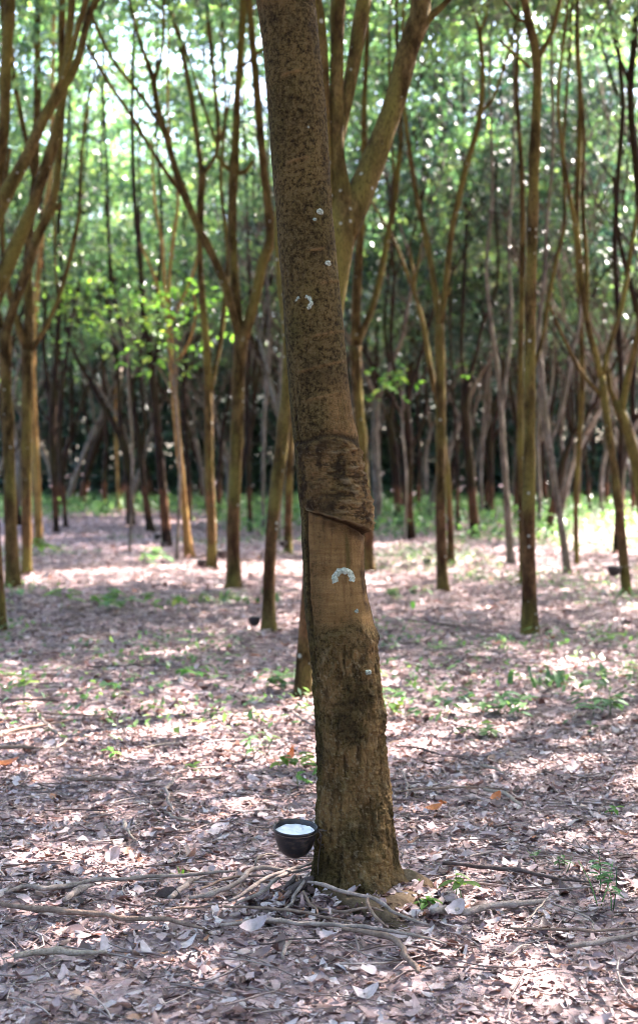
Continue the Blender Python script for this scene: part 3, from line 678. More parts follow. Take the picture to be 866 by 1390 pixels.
# ------------------------------------------------------------------ low young foliage round the tan tree
def leafy_sapling(px, py, D, spots, label, n=420, L=.15, mat=LEAF_BRIGHT):
    base = at(px, py, D); base[2] = 0
    e = tag(empty('rubber_sapling', base), label, 'sapling')
    pts = [np.array([0, 0, -.03])]; cents = []
    top = max(at(x, y, D)[2] for x, y, s in spots)
    stem = [np.array([0, 0, -.03]), np.array([.05, .02, top * .35]), np.array([-.04, .03, top * .7]), np.array([.02, 0, top])]
    V, q, t = tube(stem, [.028, .024, .018, .008], 6, .2, .05, int(px)); parts = [(V, q, t)]
    for x, y, s in spots:
        c = at(x, y, D + rng.uniform(-.8, .8)) - base; cents.append(c)
        h = max(.5, c[2] - .6 - abs(c[0]) * .25); p0 = np.array([0, 0.0, h])
        parts.append(tube([p0, (p0 + c) / 2 + np.array([0, 0, .12]), c], [.014, .01, .004], 5, .25, .05, int(x)))
    V, q, t = join(parts); link('trunk', make_mesh('trunk', V, [q, t], BARK_GREY), e)
    V, f = leaf_cloud(np.array(cents), n, L, droop=.35, seed=int(px), spread=.30, wr=.46)
    link('crown', make_mesh('crown', V, f, mat, smooth=False), e)
leafy_sapling(176, 752, 22.5, [(118, 385, 1), (150, 398, 1), (95, 408, 1), (135, 412, 1), (165, 430, 1), (140, 440, 1), (186, 424, 1), (110, 425, 1), (75, 395, 1)],
              'young rubber sapling holding a bright leafy layer at left above the clearing', 260)
leafy_sapling(240, 760, 20.5, [(205, 400, 1), (235, 395, 1), (262, 402, 1), (290, 412, 1), (215, 455, 1), (240, 470, 1), (195, 480, 1), (225, 492, 1), (255, 440, 1), (200, 420, 1)],
              'young rubber sapling with glossy bright leaves round the top of the tan trunk', 330)
leafy_sapling(548, 735, 26, [(535, 508, 1), (520, 520, 1), (548, 512, 1), (612, 498, 1)], 'small sapling with a few pale leaves right of the foreground trunk', 90, .17)

# ------------------------------------------------------------------ undergrowth and forest behind
def plants_cloud(n, xr, yr, h, L, leaves, seed, mask=None):
    rs = np.random.default_rng(seed); x = rs.uniform(*xr, n); y = rs.uniform(*yr, n)
    if mask is not None: k = mask(x, y, rs); x, y = x[k], y[k]
    n = len(x); hh = h * rs.uniform(.4, 1.2, n); cent = []
    i = np.repeat(np.arange(n), leaves); m = len(i)
    c = np.stack([x[i] + rs.normal(0, .16, m), y[i] + rs.normal(0, .16, m), .03 + hh[i] * rs.uniform(0, 1, m) ** .8], -1)
    yaw = rs.uniform(0, 6.28, m); pit = rs.normal(.25, .5, m); l = L * rs.uniform(.6, 1.4, m)
    d = np.stack([np.cos(yaw) * np.cos(pit), np.sin(yaw) * np.cos(pit), np.sin(pit)], -1); s = np.stack([-np.sin(yaw), np.cos(yaw), rs.normal(0, .3, m)], -1)
    w = (l * .24)[:, None]
    V = np.stack([c, c + d * (l * .45)[:, None] + s * w, c + d * l[:, None] - np.array([0, 0, .2]) * l[:, None], c + d * (l * .45)[:, None] - s * w], 1)
    f = np.array([(0, 1, 2), (0, 2, 3)])
    return V.reshape(-1, 3), (f[None] + (np.arange(m) * 4)[:, None, None]).reshape(-1, 3)
def ug_mask(x, y, rs):
    px = CX + x / y * F
    front = np.where(px > 500, 25.0, np.where(px > 300, 30.0, 38.0)) + 2.5 * np.sin(x * .9) + rs.normal(0, .8, len(x))
    return (y > front) & (rs.random(len(x)) < .9)
V, f = plants_cloud(3900, (-17, 17), (23, 62), .50, .15, 15, 5, ug_mask)
tag(link('undergrowth', make_mesh('undergrowth', V, f, WEED, smooth=False)), 'bright green weeds covering the ground under the back rows', 'undergrowth', kind='stuff')
# sparse low seedlings in the litter of the middle distance
def sp_mask(x, y, rs):
    v = fbm(np.stack([x * .55, y * .35, 0 * x], -1), 44, 3)
    return (v > .1) & (rs.random(len(x)) < .9) & (np.abs(x) < .28 * y + .5)
V, f = plants_cloud(5000, (-9, 9), (6.8, 27), .08, .055, 7, 6, sp_mask)
tag(link('ground_cover', make_mesh('ground_cover', V, f, WEED, smooth=False)), 'thin scattering of tiny green seedlings in the dead leaves', 'ground cover', kind='stuff')
def forest():
    rs = np.random.default_rng(77); Vs, Fs, off = [], [], 0
    n = 2400; x = rs.uniform(-25, 25, n); y = rs.uniform(63, 84, n); z = np.where(rs.random(n) < .72, rs.uniform(.2, 9.0, n), rs.uniform(6, 19, n))
    V, f = leaf_cloud(np.stack([x, y, z], -1), 150000, .42, seed=78, spread=.7); Vs.append(V); Fs.append(f)
    me = make_mesh('distant_forest', V, f, LEAF_DARK, smooth=False)
    o = tag(link('distant_forest', me), 'dense mass of dark teal-green foliage closing the view behind the rows', 'forest', kind='stuff')
    n = 1500; x = rs.uniform(-22, 22, n); y = rs.uniform(55, 63, n); z = 6.2 * rs.uniform(0, 1, n) ** 1.1 + .2
    V, f = leaf_cloud(np.stack([x, y, z], -1), 120000, .32, seed=80, spread=.6)
    tag(link('shrub_belt', make_mesh('shrub_belt', V, f, LEAF_DARK, smooth=False)), 'dark bushy understorey filling the gaps between the farthest trunks', 'shrubs', kind='stuff')
    # unseen leaf ring, added as further plantation to keep low sky off trunks
    n = 2600; a = rs.uniform(R(32), R(328), n); r = rs.uniform(27, 36, n); z = rs.uniform(.2, 12, n)
    V, f = leaf_cloud(np.stack([r * np.sin(a), r * np.cos(a), z], -1), 66000, .85, seed=79, spread=.9)
    tag(link('surrounding_leaf_screen', make_mesh('surrounding_leaf_screen', V, f, LEAF_DARK, smooth=False)), 'unseen screen of foliage added round the view to block low sky', 'forest', kind='stuff')
forest()

# ------------------------------------------------------------------ the tapped foreground tree
def main_tree():
    D = 4.35; base = at(483, 1212, D); base[2] = -.01; TREES.append((base[0], base[1]))
    e = tag(empty('rubber_tree', base), 'big foreground rubber tree with a scarred tapping cut and white lichen patches', 'tree')
    tab = [(-1700, 268, 300), (-1300, 296, 340), (-900, 322, 375), (-500, 336, 402), (-200, 341, 418), (-60, 345, 424), (0, 348, 428), (20, 351, 430), (60, 357, 434), (140, 363, 442), (280, 374.5, 451), (350, 379, 457), (420, 384.5, 464),
           (500, 390, 471), (560, 395, 478.5), (590, 398, 486), (630, 402, 493), (670, 405, 497), (705, 408, 500), (717, 409, 498), (735, 409.5, 495), (780, 411, 496), (810, 412, 500), (835, 414, 506), (862, 418, 512),
           (893, 422, 514), (940, 426, 518), (1008, 430, 523), (1060, 431, 529), (1100, 429, 533), (1140, 427, 537), (1175, 424, 543), (1195, 421, 553), (1210, 416, 566), (1225, 410, 578), (1240, 404, 588)]
    ty = np.array([t[0] for t in tab], float); tl = np.array([t[1] for t in tab], float); tr = np.array([t[2] for t in tab], float)
    rows = np.concatenate([np.arange(-1700, -40, 12.), np.arange(-40, 1241, 1.35)]); n = len(rows); S = 224
    Lx = np.interp(rows, ty, tl); Rx = np.interp(rows, ty, tr)
    k = np.ones(9) / 9; pad = lambda a: np.convolve(np.pad(a, 4, 'edge'), k, 'valid'); Lx, Rx = pad(Lx), pad(Rx)
    cx, rad = (Lx + Rx) / 2, (Rx - Lx) / 2 / F * D
    th = np.arange(S) / S * 2 * math.pi            # 0 = facing the camera, + = to the right
    PY = np.repeat(rows[:, None], S, 1); TH = np.repeat(((th + math.pi) % (2 * math.pi) - math.pi)[None], n, 0)
    X0 = (cx - CX) / F * D; Z0 = CH - (rows - HY) / F * D
    nx, ny = np.sin(TH), -np.cos(TH)
    Pb = np.stack([X0[:, None] + nx * rad[:, None], D + ny * rad[:, None], np.repeat(Z0[:, None], S, 1)], -1)
    Q = Pb.reshape(-1, 3)
    sh = PY.shape
    f1 = fbm(Q * np.array([14, 14, 5]), 1, 4).reshape(sh); f2 = fbm(Q * np.array([48, 48, 30]), 2, 4, .6).reshape(sh)
    f3 = fbm(Q * np.array([9, 9, 9]), 3, 3).reshape(sh); f4 = fbm(Q * np.array([30, 30, 8]), 4, 3).reshape(sh)
    fh = fbm(Q * np.array([7, 7, 90]), 8, 3).reshape(sh); f5 = fbm(Q * np.array([120, 120, 90]), 9, 2).reshape(sh)
    f6 = fbm(Q * np.array([85, 85, 14]), 11, 4, .6).reshape(sh); f7 = fbm(Q * np.array([170, 170, 150]), 12, 2).reshape(sh); f8 = fbm(Q * np.array([26, 26, 100]) + (PY.reshape(-1, 1) * 0), 13, 4, .6).reshape(sh)
    px = cx[:, None] + np.sin(TH) * (Rx - Lx)[:, None] / 2        # picture column of this skin point (front side)
    front = sm(-.15, .25, np.cos(TH))
    disp = .0035 * f1
    rough_low = sm(840, 890, PY + 25 * f3)
    # upper smooth bark with fine relief
    disp += (1 - rough_low) * (.0018 * f2 + .0010 * f5 - .0012 * sm(.2, .5, -f6))
    # old tapped bark low down: warty with vertical fissures
    wart = np.clip(f2, 0, 1) ** 1.2
    disp += rough_low * (.012 * wart + .006 * f4 + .006 * f5 - .006 * sm(.1, .4, -f6))
    # lens-shaped scars in mid trunk
    cut_low = 690 + (TH + .95) * 13.5 + 3 * f3 + 1.5 * f2
    cut_low = np.minimum(cut_low, 722)
    top = 592 + 9 * f3 + 10 * np.abs(TH - .2)
    zone = sm(0, 8, PY - top) * sm(2.5, -1.0, PY - cut_low) * sm(-1.30, -1.16, TH) * sm(2.3, 1.9, TH)
    layers = np.sin((PY - TH * 14) * .50 + 5 * f3 + 2.2 * f2)
    disp += zone * (.004 + .015 * sm(610, 690, PY) ** 2 * sm(-.9, .7, TH) + (.0014 * layers + .015 * f8) * (.4 + .6 * sm(-.2, .9, TH)) + .007 * f2 * sm(.8, -.4, TH) + .002 * f5)
    disp -= .006 * np.exp(-((PY - top + 2) / 5) ** 2) * front
    # renewed panel below the cut, sunk and smoother
    gx = -1.02 + .03 * f3
    panel = sm(0, 3, PY - cut_low) * sm(gx - .03, gx + .03, TH) * sm(1.75, 1.55, TH) * (1 - sm(828, 862, PY + 20 * f3))
    disp -= panel * .006; disp += panel * (.0014 * fh + .0012 * f2)
    step = np.exp(-((PY - cut_low - 2.5) / 2.6) ** 2) * sm(gx - .05, gx + .05, TH) * sm(1.9, 1.6, TH)
    disp -= step * .011
    lip = np.exp(-((PY - cut_low + 1.6) / 1.3) ** 2) * sm(gx - .05, gx + .05, TH) * sm(1.9, 1.6, TH); disp += lip * (.004 + .003 * f2)
    groove = np.exp(-((TH - gx) / .045) ** 2) * sm(520, 570, PY) * sm(880, 830, PY); disp -= groove * .006
    # horizontal scars high up
    scars = 0
    for (sx, sy, ln) in ((447, 455, 20), (436, 500, 30), (452, 385, 16), (428, 345, 10), (440, 540, 22), (405, 225, 14), (395, 110, 12), (470, 575, 10)):
        d = (PY - sy - (px - sx) * (-.25)) / 2.2; scars = scars + np.exp(-d ** 2) * sm(ln + 6, ln - 4, np.abs(px - sx) + 4 * f2) * front
    disp += .0028 * scars * (1 + f2)
    # round branch scars
    ring = 0
    for (sx, sy, r) in ((440, 503, 7), (441, 462, 5), (413, 416, 8), (468, 700, 6)):
        rr = np.hypot(px - sx, (PY - sy) * 1.1); ring = ring + np.exp(-((rr - r) / 2.0) ** 2) * front - .8 * np.exp(-(rr / (r * .6)) ** 2) * front
    disp += .003 * ring
    # knots of rough bark in the low part
    for (sx, sy, r, a) in ((455, 850, 9, -.006), (470, 846, 8, -.005), (458, 895, 12, .006), (497, 905, 8, .004), (512, 860, 14, .008), (516, 975, 9, .006), (465, 930, 9, -.004), (455, 975, 12, .004), (480, 1120, 16, .005), (450, 970, 7, -.006), (503, 1000, 9, -.004)):
        rr = np.hypot(px - sx, (PY - sy)); disp += a * np.exp(-(rr / r) ** 2) * front
    # butt swell
    sw = sm(1120, 1235, PY); disp += sw * .012 * (np.sin(TH * 3 + .6) + .5 * np.sin(5 * TH)) + sw * .005 * f1
    V = Pb.copy(); V[..., 0] += nx * disp; V[..., 1] += ny * disp
    # colours (renewed bark, moss, dark fissures with painted shade, ridges lightened)
    tan = np.clip(panel * (.74 + .5 * f1 + .25 * f3), 0, 1)
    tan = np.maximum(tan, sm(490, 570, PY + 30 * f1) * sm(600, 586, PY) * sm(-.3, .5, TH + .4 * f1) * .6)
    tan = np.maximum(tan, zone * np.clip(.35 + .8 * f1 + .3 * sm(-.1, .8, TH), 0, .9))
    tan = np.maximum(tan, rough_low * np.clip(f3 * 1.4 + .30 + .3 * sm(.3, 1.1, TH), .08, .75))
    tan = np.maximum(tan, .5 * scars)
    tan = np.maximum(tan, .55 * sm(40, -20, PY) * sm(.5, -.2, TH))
    dark = np.clip(zone * sm(.05, .5, f2 - .5 * f1 + .25 * sm(.3, -.9, TH)) * .9, 0, 1)
    dark = np.maximum(dark, rough_low * sm(.25, .55, -f4 + .25 * f1) * .45)
    dark = np.maximum(dark, rough_low * np.clip(-f3 * 1.6 - .25, 0, .5))
    dark = np.maximum(dark, np.clip(step, 0, 1) * .85); dark = np.maximum(dark, np.clip(groove, 0, 1) * .8)  # shade painted into the recess under the cut lip; groove darkened too
    dark = np.maximum(dark, .8 * np.exp(-((PY - top + 1) / 4) ** 2) * front * sm(-.4, .3, f2 + .3))
    dark = np.maximum(dark, rough_low * sm(.22, .48, -f6 + .3 * f3) * .6); dark = np.maximum(dark, rough_low * sm(.12, .38, -f2) * .6)  # shade painted into fissures and the gaps between warts
    dark = np.maximum(dark, (1 - rough_low) * (1 - .8 * panel) * sm(.28, .5, -f6) * .35)
    dark = np.maximum(dark, (1 - panel) * (1 - rough_low) * np.clip(-f3 * 1.4 - .2 - .3 * f5, 0, .4))
    dark = np.maximum(dark, zone * sm(.05, .35, -f8) * .8)  # scar hollows painted dark, as shade, to bring out the relief
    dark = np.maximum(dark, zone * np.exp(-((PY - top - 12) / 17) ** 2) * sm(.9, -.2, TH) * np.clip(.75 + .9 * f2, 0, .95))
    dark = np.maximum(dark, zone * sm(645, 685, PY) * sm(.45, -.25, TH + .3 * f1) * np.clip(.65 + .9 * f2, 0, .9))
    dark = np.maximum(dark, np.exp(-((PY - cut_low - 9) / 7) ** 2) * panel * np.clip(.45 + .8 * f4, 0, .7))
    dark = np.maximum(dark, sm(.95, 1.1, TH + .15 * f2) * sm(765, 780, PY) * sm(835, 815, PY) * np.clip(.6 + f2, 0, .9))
    speck = np.clip(sm(.28, .5, f7) * np.clip(.7 + 2.0 * f3, 0, 1) * (.12 + 1.0 * rough_low + .4 * zone) * (1 - .7 * panel), 0, 1); speck = np.maximum(speck, rough_low * sm(.25, .5, f2) * .5); speck = np.maximum(speck, np.clip(lip * (.7 + f2), 0, 1)); speck = np.maximum(speck, zone * sm(.10, .4, f8) * sm(-.3, .5, TH) * .8)  # pale flecks and lip, plus light painted onto wart and scar ridges
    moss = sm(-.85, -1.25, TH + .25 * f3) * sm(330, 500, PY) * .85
    moss = np.maximum(moss, np.clip(f1 * 1.3 - .1, 0, .6) * (1 - panel) * (1 - zone))
    moss = np.maximum(moss, panel * np.exp(-((px - 471 - 5 * f3) / 4) ** 2) * sm(710, 730, PY) * sm(790, 765, PY) * .8)
    moss *= (1 - .8 * np.clip(dark, 0, 1))
    tan = np.maximum(tan * (1 - .0 * lip), 0); dark = dark * (1 - .7 * np.clip(lip, 0, 1)); moss = moss * (1 - np.clip(lip, 0, 1))
    root = sm(1165, 1225, PY + 40 * f1) * sm(-.2, 1.0, TH + .5 * f3) * .8 + sm(1215, 1236, PY + 14 * f2) * .6; root = np.clip(root, 0, .9)
    Vl = V.reshape(-1, 3) - base
    i = np.arange(n - 1)[:, None] * S; j = np.arange(S)[None]; j2 = (j + 1) % S
    Fq = np.stack([i + j, i + S + j, i + S + j2, i + j2], -1).reshape(-1, 4)
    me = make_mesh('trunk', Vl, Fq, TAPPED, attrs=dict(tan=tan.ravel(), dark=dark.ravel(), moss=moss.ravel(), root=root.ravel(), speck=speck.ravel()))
    link('trunk', me, e)
    def skin(px_, py_, out=0.0):
        """point and normal on the trunk's front"""
        r = int(np.argmin(np.abs(rows - py_))); s = np.clip((px_ - cx[r]) / ((Rx - Lx)[r] / 2), -.97, .97); t = math.asin(s)
        c = int(round(((t) % (2 * math.pi)) / (2 * math.pi) * S)) % S
        nrm = np.array([math.sin(t), -math.cos(t), 0]); return V[r, c] + nrm * out - base, nrm
    # lichen: thin crusts that lie on the bark
    def lichen(cx_, cy_, r, a0, a1, inner, label, seed):
        rs = np.random.default_rng(seed); na, nr = 40, 6; Vv = []
        for ia in range(na + 1):
            a = a0 + (a1 - a0) * ia / na; ro = r * (1 + .07 * math.sin(a * 9 + seed) * .5 + .025 * rs.normal()); ri = r * inner * (1 + .08 * math.sin(a * 7 + 1) + .04 * rs.normal())
            for ir in range(nr):
                q = ri + (ro - ri) * ir / (nr - 1); p, nn = skin(cx_ + q * math.cos(a), cy_ - q * math.sin(a) * .92, .0006 + .0022 * math.sin(math.pi * ir / (nr - 1)) * (1 + .4 * rs.normal()))
                Vv.append(p)
        ff = [(ia * nr + ir, ia * nr + ir + 1, (ia + 1) * nr + ir + 1, (ia + 1) * nr + ir) for ia in range(na) for ir in range(nr - 1)]
        o = link('lichen_patch', make_mesh('lichen_patch', np.array(Vv), np.array(ff), LICHEN), e)
        if label: o['label'] = label
    lichen(466, 783, 16.5, R(-18), R(202), .50, 'pale horseshoe-shaped lichen crust low on the tapping panel', 1)
    lichen(413, 416, 12, R(-60), R(75), .60, 'small pale crescent of lichen high on the trunk', 2)
    lichen(413, 416, 12, R(125), R(165), .75, None, 12)
    lichen(434, 294, 4.5, 0, 2 * math.pi, .02, None, 3); lichen(427, 305, 2.5, 0, 2 * math.pi, .02, None, 4)
    lichen(497, 907, 4, 0, 2 * math.pi, .02, None, 5); lichen(445, 362, 4, 0, 2 * math.pi, .02, None, 6)
    lichen(419, 182, 1.6, 0, 2 * math.pi, .02, None, 7); lichen(484, 826, 3, 0, 2 * math.pi, .02, None, 8)
    # swollen surface roots
    def rt(pts, seed, sides=22, lump=.10, mat=TAPPED):
        P = [ground_at(a, b, 0) + np.array([0, 0, h]) - base for a, b, h, w in pts]; Wd = [w / 2 / F * 4.25 for a, b, h, w in pts]
        Vv, q, t = tube(P, Wd, sides * 2, .006, .16, seed, knots=4, nf=30); z = np.zeros(len(Vv))
        link('root', make_mesh('root', Vv, [q, t], mat, attrs=dict(tan=z, dark=z, moss=z, root=z + 1, speck=z)), e)
    rt([(424, 1212, -.01, 14), (440, 1224, .004, 30), (468, 1232, .004, 40), (500, 1240, .0, 44), (530, 1238, .0, 38), (556, 1226, -.004, 28), (584, 1222, -.03, 10)], 5)
    rt([(530, 1205, .03, 34), (556, 1206, .02, 30), (574, 1204, .0, 24), (592, 1196, -.03, 10)], 6)
    rt([(496, 1238, .0, 34), (528, 1252, -.006, 28), (556, 1262, -.02, 14), (570, 1266, -.04, 6)], 7)
    # upper limbs and crown, above the picture
    topP = np.array([X0[0], D, Z0[0]]) - base; r0 = rad[0]
    tops = []
    for s in (-1, 1):
        P = [topP - np.array([0, 0, .25]), topP + np.array([s * .25, .1 * s, .5]), topP + np.array([s * .7, .3 * s, 1.6]), topP + np.array([s * .9, .5 * s, 3.0])]
        Vv, q, t = tube(P, [r0 * .95, r0 * .7, r0 * .45, .02], 12, .15, .06, 30 + s); link('branch', make_mesh('branch', Vv, [q, t], BARK), e); tops.append(P[-1])
    link('crown', CROWNS[2], e, tuple(np.mean(tops, 0) + np.array([0, 0, -.2])), (0, 0, 1.0))
    return e, base, skin
E0, B0, skin0 = main_tree()

# ------------------------------------------------------------------ latex cups
def lathe(prof, seg=40, wob=0.0, seed=0):
    rs = np.random.default_rng(seed); n = len(prof); th = np.arange(seg) / seg * 2 * math.pi; V = []
    for r, z in prof: V.append(np.stack([r * np.cos(th) * (1 + wob * np.sin(3 * th + 1)), r * np.sin(th), np.full(seg, z) + wob * .3 * r * np.cos(2 * th)], -1))
    V = np.vstack(V); i = np.arange(n - 1)[:, None] * seg; j = np.arange(seg)[None]; j2 = (j + 1) % seg
    return V, np.stack([i + j, i + j2, i + seg + j2, i + seg + j], -1).reshape(-1, 4)
def bowl_profile(r=.069, h=.096):
    o = [(.001, 0), (.022, .0), (.030, .004), (.044, .015), (.056, .033), (.0635, .055), (.0668, .078), (.0685, h - .008), (.0715, h - .005), (.0720, h), (.0695, h + .001)]
    i = [(.0665, h - .004), (.0645, .078), (.0605, .055), (.053, .036), (.040, .019), (.001, .008)]
    s = r / .069; return [(a * s, b) for a, b in o + i]
def latex_mesh(h=.078, seed=3):
    rs = np.random.default_rng(seed); seg, nr = 40, 12; V = []
    for k in range(nr):
        q = (k + .02) / (nr - 1) * .0635; a = np.arange(seg) / seg * 2 * math.pi
        x, y = q * np.cos(a), q * np.sin(a); P = np.stack([x, y, 0 * x], -1)
        z = h + .004 * fbm(P * 70, 2, 3) + .006 * np.clip(-x / .06, 0, 1) * (1 - (q / .064) ** 4) + .012 * fbm(P * 28, 4, 3) * (1 - (q / .064) ** 4)
        V.append(np.stack([x, y, z], -1))
    V = np.vstack(V); i = np.arange(nr - 1)[:, None] * seg; j = np.arange(seg)[None]; j2 = (j + 1) % seg
    return V, np.stack([i + j, i + seg + j, i + seg + j2, i + j2], -1).reshape(-1, 4)
BV, BF = lathe(bowl_profile(), 48, .012); BOWL = make_mesh('bowl', BV, BF, CUP)
LV, LF = latex_mesh(); LATEX_ME = make_mesh('latex', LV, LF, LATEX)
def main_cup():
    D = 4.27; c = at(400, 1121, D); h = .096
    rim = c; tilt = R(6)
    e = tag(empty('latex_cup', rim - np.array([0, 0, h])), 'black plastic cup full of white latex hanging beside the foreground trunk', 'cup')
    e.rotation_euler = (tilt, R(1.5), 0)
    link('bowl', BOWL, e); link('latex', LATEX_ME, e, (0, 0, .003))
    # holder: a ring of wire under the lip and a stem to the bark
    rr = .0700; z = .086; pts = [(rr * math.cos(a), rr * math.sin(a), z) for a in np.linspace(R(5), R(355), 30)]
    pts = [np.array(p) for p in pts]; side = np.array([.075, 0, z])
    Vv, q, t = tube([side + np.array([.05, .02, .0])] + pts + [side + np.array([.05, .012, -.004])], [.0018] * 32, 6, .01, 0, 1)
    Vw, qw, tw = tube([side + np.array([.0, 0, 0]), side + np.array([.008, 0, -.03]), side + np.array([.004, 0, -.07]), side + np.array([.001, .002, -.12]), side + np.array([.004, 0, -.165])], [.0017] * 5, 6, .02, 0, 1)
    Vx, qx, tx = tube([side + np.array([-.006, -.004, .004]), side + np.array([.010, -.004, -.016]), side + np.array([-.004, .0, -.030]), side + np.array([.012, .004, -.05]), side + np.array([.022, .01, -.045])], [.0026] * 5, 6, .01, .1, 2)
    V, q, t = join([(Vv, q, t), (Vw, qw, tw), (Vx, qx, tx)]); link('wire_holder', make_mesh('wire_holder', V, [q, t], WIRE), e)
main_cup()
for (px, py, D, s, lab) in ((345, 842, 11.4, .8, 'black cup hanging low on the left of the mossy leaning tree'),
                            (303, 754, 18.9, 1.25, 'black cup hanging between the slim tree and the many-limbed one'),
                            (274, 768, 19.0, 1.2, 'black cup at the left foot of the slim tall tree'),
                            (833, 776, 14.7, 1.1, 'black cup hanging at the left of the olive leaning tree by the right edge'),
                            (579, 773, 19.5, 1.0, 'small cup with a white streak on the ground left of the Y-forked tree'),
                            (222, 742, 24.0, 1.0, 'black cup at the left foot of the dark tree beside the tan trunk'),
                            (214, 729, 26.0, 1.1, 'farther black cup behind the dark tree beside the tan trunk'),
                            (384, 738, 22.0, .9, 'black cup left of the trunk seen in the gap beside the foreground tree'),
                            (677, 725, 27.5, .9, 'dark cup among the weeds between the reddish and slim grey-brown trees')):
    p = at(px, py, D); p[2] = max(p[2] - .05, .0)
    e = tag(empty('latex_cup', p), lab, 'cup', 'cups on the trees behind'); e.scale = (s, s, s)
    link('bowl', BOWL, e)
    if px in (579, 222): link('latex', LATEX_ME, e)
    Vw, qw, tw = tube([np.array([.06, 0, .088]), np.array([.10, .01, .09]), np.array([.15, .02, .10])], [.003] * 3, 5, .05, 0, 1); link('wire_holder', make_mesh('wire_holder', Vw, [qw, tw], WIRE), e)

# ------------------------------------------------------------------ sticks and roots traced on the ground
def stick(pts, w, mat, label, cat='stick', name='fallen_stick', h=.014, seed=0, arch=0.0, taper=.6):
    n = len(pts); P, Wd = [], []
    for k, p in enumerate(pts):
        hh = p[2] + .018 if len(p) > 2 else h + .020 + arch * math.sin(math.pi * k / (n - 1))
        g = ground_at(p[0], p[1], hh); g[2] += float(ground_h(g[0:1], g[1:2])[0]) * .7
        P.append(g); Wd.append(w * .88 / 2 / F * g[1] * (1 - (1 - taper) * k / (n - 1)) * (1 if 0 < k < n - 1 else .62))
    base = P[0].copy(); base[2] = 0
    V, q, t = tube([p - base for p in P], Wd, 11, .014, .16, seed + 11, knots=5, nf=45, jit=.030)
    tag(link(name, make_mesh(name, V, [q, t], mat), None, base), label, cat)
S = stick
S([(0, 1227), (45, 1234), (97, 1238), (145, 1243), (208, 1248), (249, 1253), (278, 1258)], 10, ST_BROWN, 'long brown stick running in from the left edge below the grey wavy one', h=.018, seed=1)
S([(7, 1212), (35, 1205), (62, 1208), (104, 1198), (132, 1193), (180, 1191), (222, 1187), (263, 1184), (320, 1180)], 8, ST_GREY, 'long wavy grey stick in the left foreground just above the brown one', h=.018, seed=2)
S([(87, 1222), (107, 1209), (128, 1201)], 12, ST_GREY, 'short thick grey stick under the wavy one at left', h=.012, seed=3)
S([(230, 1216), (239, 1208), (256, 1194), (277, 1186)], 10, ST_GREY, 'short thick bent root left of the root tangle', 'root', 'surface_root', h=.012, seed=4)
S([(-5, 1014), (28, 1013), (60, 1015)], 8, ST_BROWN, 'thick brown stick poking in from the left edge in the middle ground', seed=5)
S([(0, 998), (31, 987), (62, 981), (100, 973)], 6, ST_BROWN, 'stick slanting up from the left edge above the thick brown one', seed=6)
S([(48, 960), (56, 975), (76, 990), (87, 1003), (80, 1014), (66, 1022)], 5, ST_PALE, 'pale hooked twig at left whose end curls back', seed=7)
S([(0, 949), (40, 948), (83, 950)], 5, ST_DARK, 'straight dark stick at the left edge, farthest of the sticks there', seed=8)
S([(0, 966), (60, 967), (121, 970), (160, 967)], 3.5, ST_BROWN, 'long thin straight twig at left below the farthest dark stick', seed=9)
S([(92, 1056), (132, 1058), (177, 1058)], 7, ST_BROWN, 'straight brown stick lying in the dappled light left of centre', seed=10)
S([(187, 1060), (205, 1060), (224, 1057)], 4, ST_DARK, 'short dark twig in line with the straight brown stick', seed=11)
S([(245, 1057), (272, 1056), (300, 1053)], 4, ST_BROWN, 'thin twig pointing toward the bright green seedlings', seed=12)
S([(247, 1053), (234, 1060), (226, 1070), (228, 1084), (236, 1098)], 6.5, ST_GREY, 'curled grey stick like a question mark left of the cup', seed=13)
S([(224, 1100), (239, 1108), (267, 1113)], 5, ST_PALE, 'pale twig just below the question-mark-shaped stick', seed=14)
S([(196, 1015), (220, 1011), (244, 1008)], 3.5, ST_PALE, 'thin pale straight twig left of the green seedlings', seed=15)
S([(168, 1110), (173, 1120), (185, 1137)], 7, ST_PALE, 'short fat pale stick in the bright patch at left', seed=16)
S([(60, 1099), (100, 1096), (146, 1098)], 3.5, ST_DARK, 'thin dark twig at the upper rim of the bright patch at left', seed=17)
S([(20, 1299), (60, 1293), (100, 1290), (146, 1291)], 13, ST_PALE, 'thick pale peeling branch at the bottom left', h=.02, seed=18)
S([(257, 1217, .01), (283, 1213, .015), (311, 1201, .03), (328, 1187, .05), (340, 1180, .055), (366, 1179, .05), (396, 1183, .05)], 8, ST_GREY, 'grey root arching from the left into the tangle under the cup', 'root', 'surface_root', seed=20, taper=.8)
S([(311, 1221, .01), (339, 1206, .025), (366, 1191, .04), (394, 1181, .05), (424, 1173, .06)], 7, ST_GREY, 'upper of two parallel roots rising to the foreground trunk', 'root', 'surface_root', seed=21, taper=.8)
S([(320, 1226, .01), (349, 1213, .02), (373, 1196, .035), (397, 1184, .045), (423, 1178, .05)], 6, ST_GREY, 'lower of two parallel roots rising to the foreground trunk', 'root', 'surface_root', seed=22, taper=.8)
S([(382, 1235, .01), (397, 1219, .03), (411, 1201, .05), (421, 1184, .07)], 6, ST_GREY, 'straight root slanting from the litter up to the wire under the cup', 'root', 'surface_root', seed=23)
S([(373, 1207, .01), (397, 1217, .01), (429, 1231, .012), (460, 1236, .02), (500, 1233, .045), (520, 1236, .04)], 6, ST_BROWN, 'thin root hugging the front of the swollen butt', 'root', 'surface_root', seed=24)
S([(418, 1194, .085), (442, 1202, .085), (470, 1212, .075), (500, 1220, .06), (530, 1235, .04), (560, 1248, .02), (582, 1254, .008)], 7, ST_GREY, 'grey root crossing over the butt of the foreground tree down to the right', 'root', 'surface_root', seed=25)
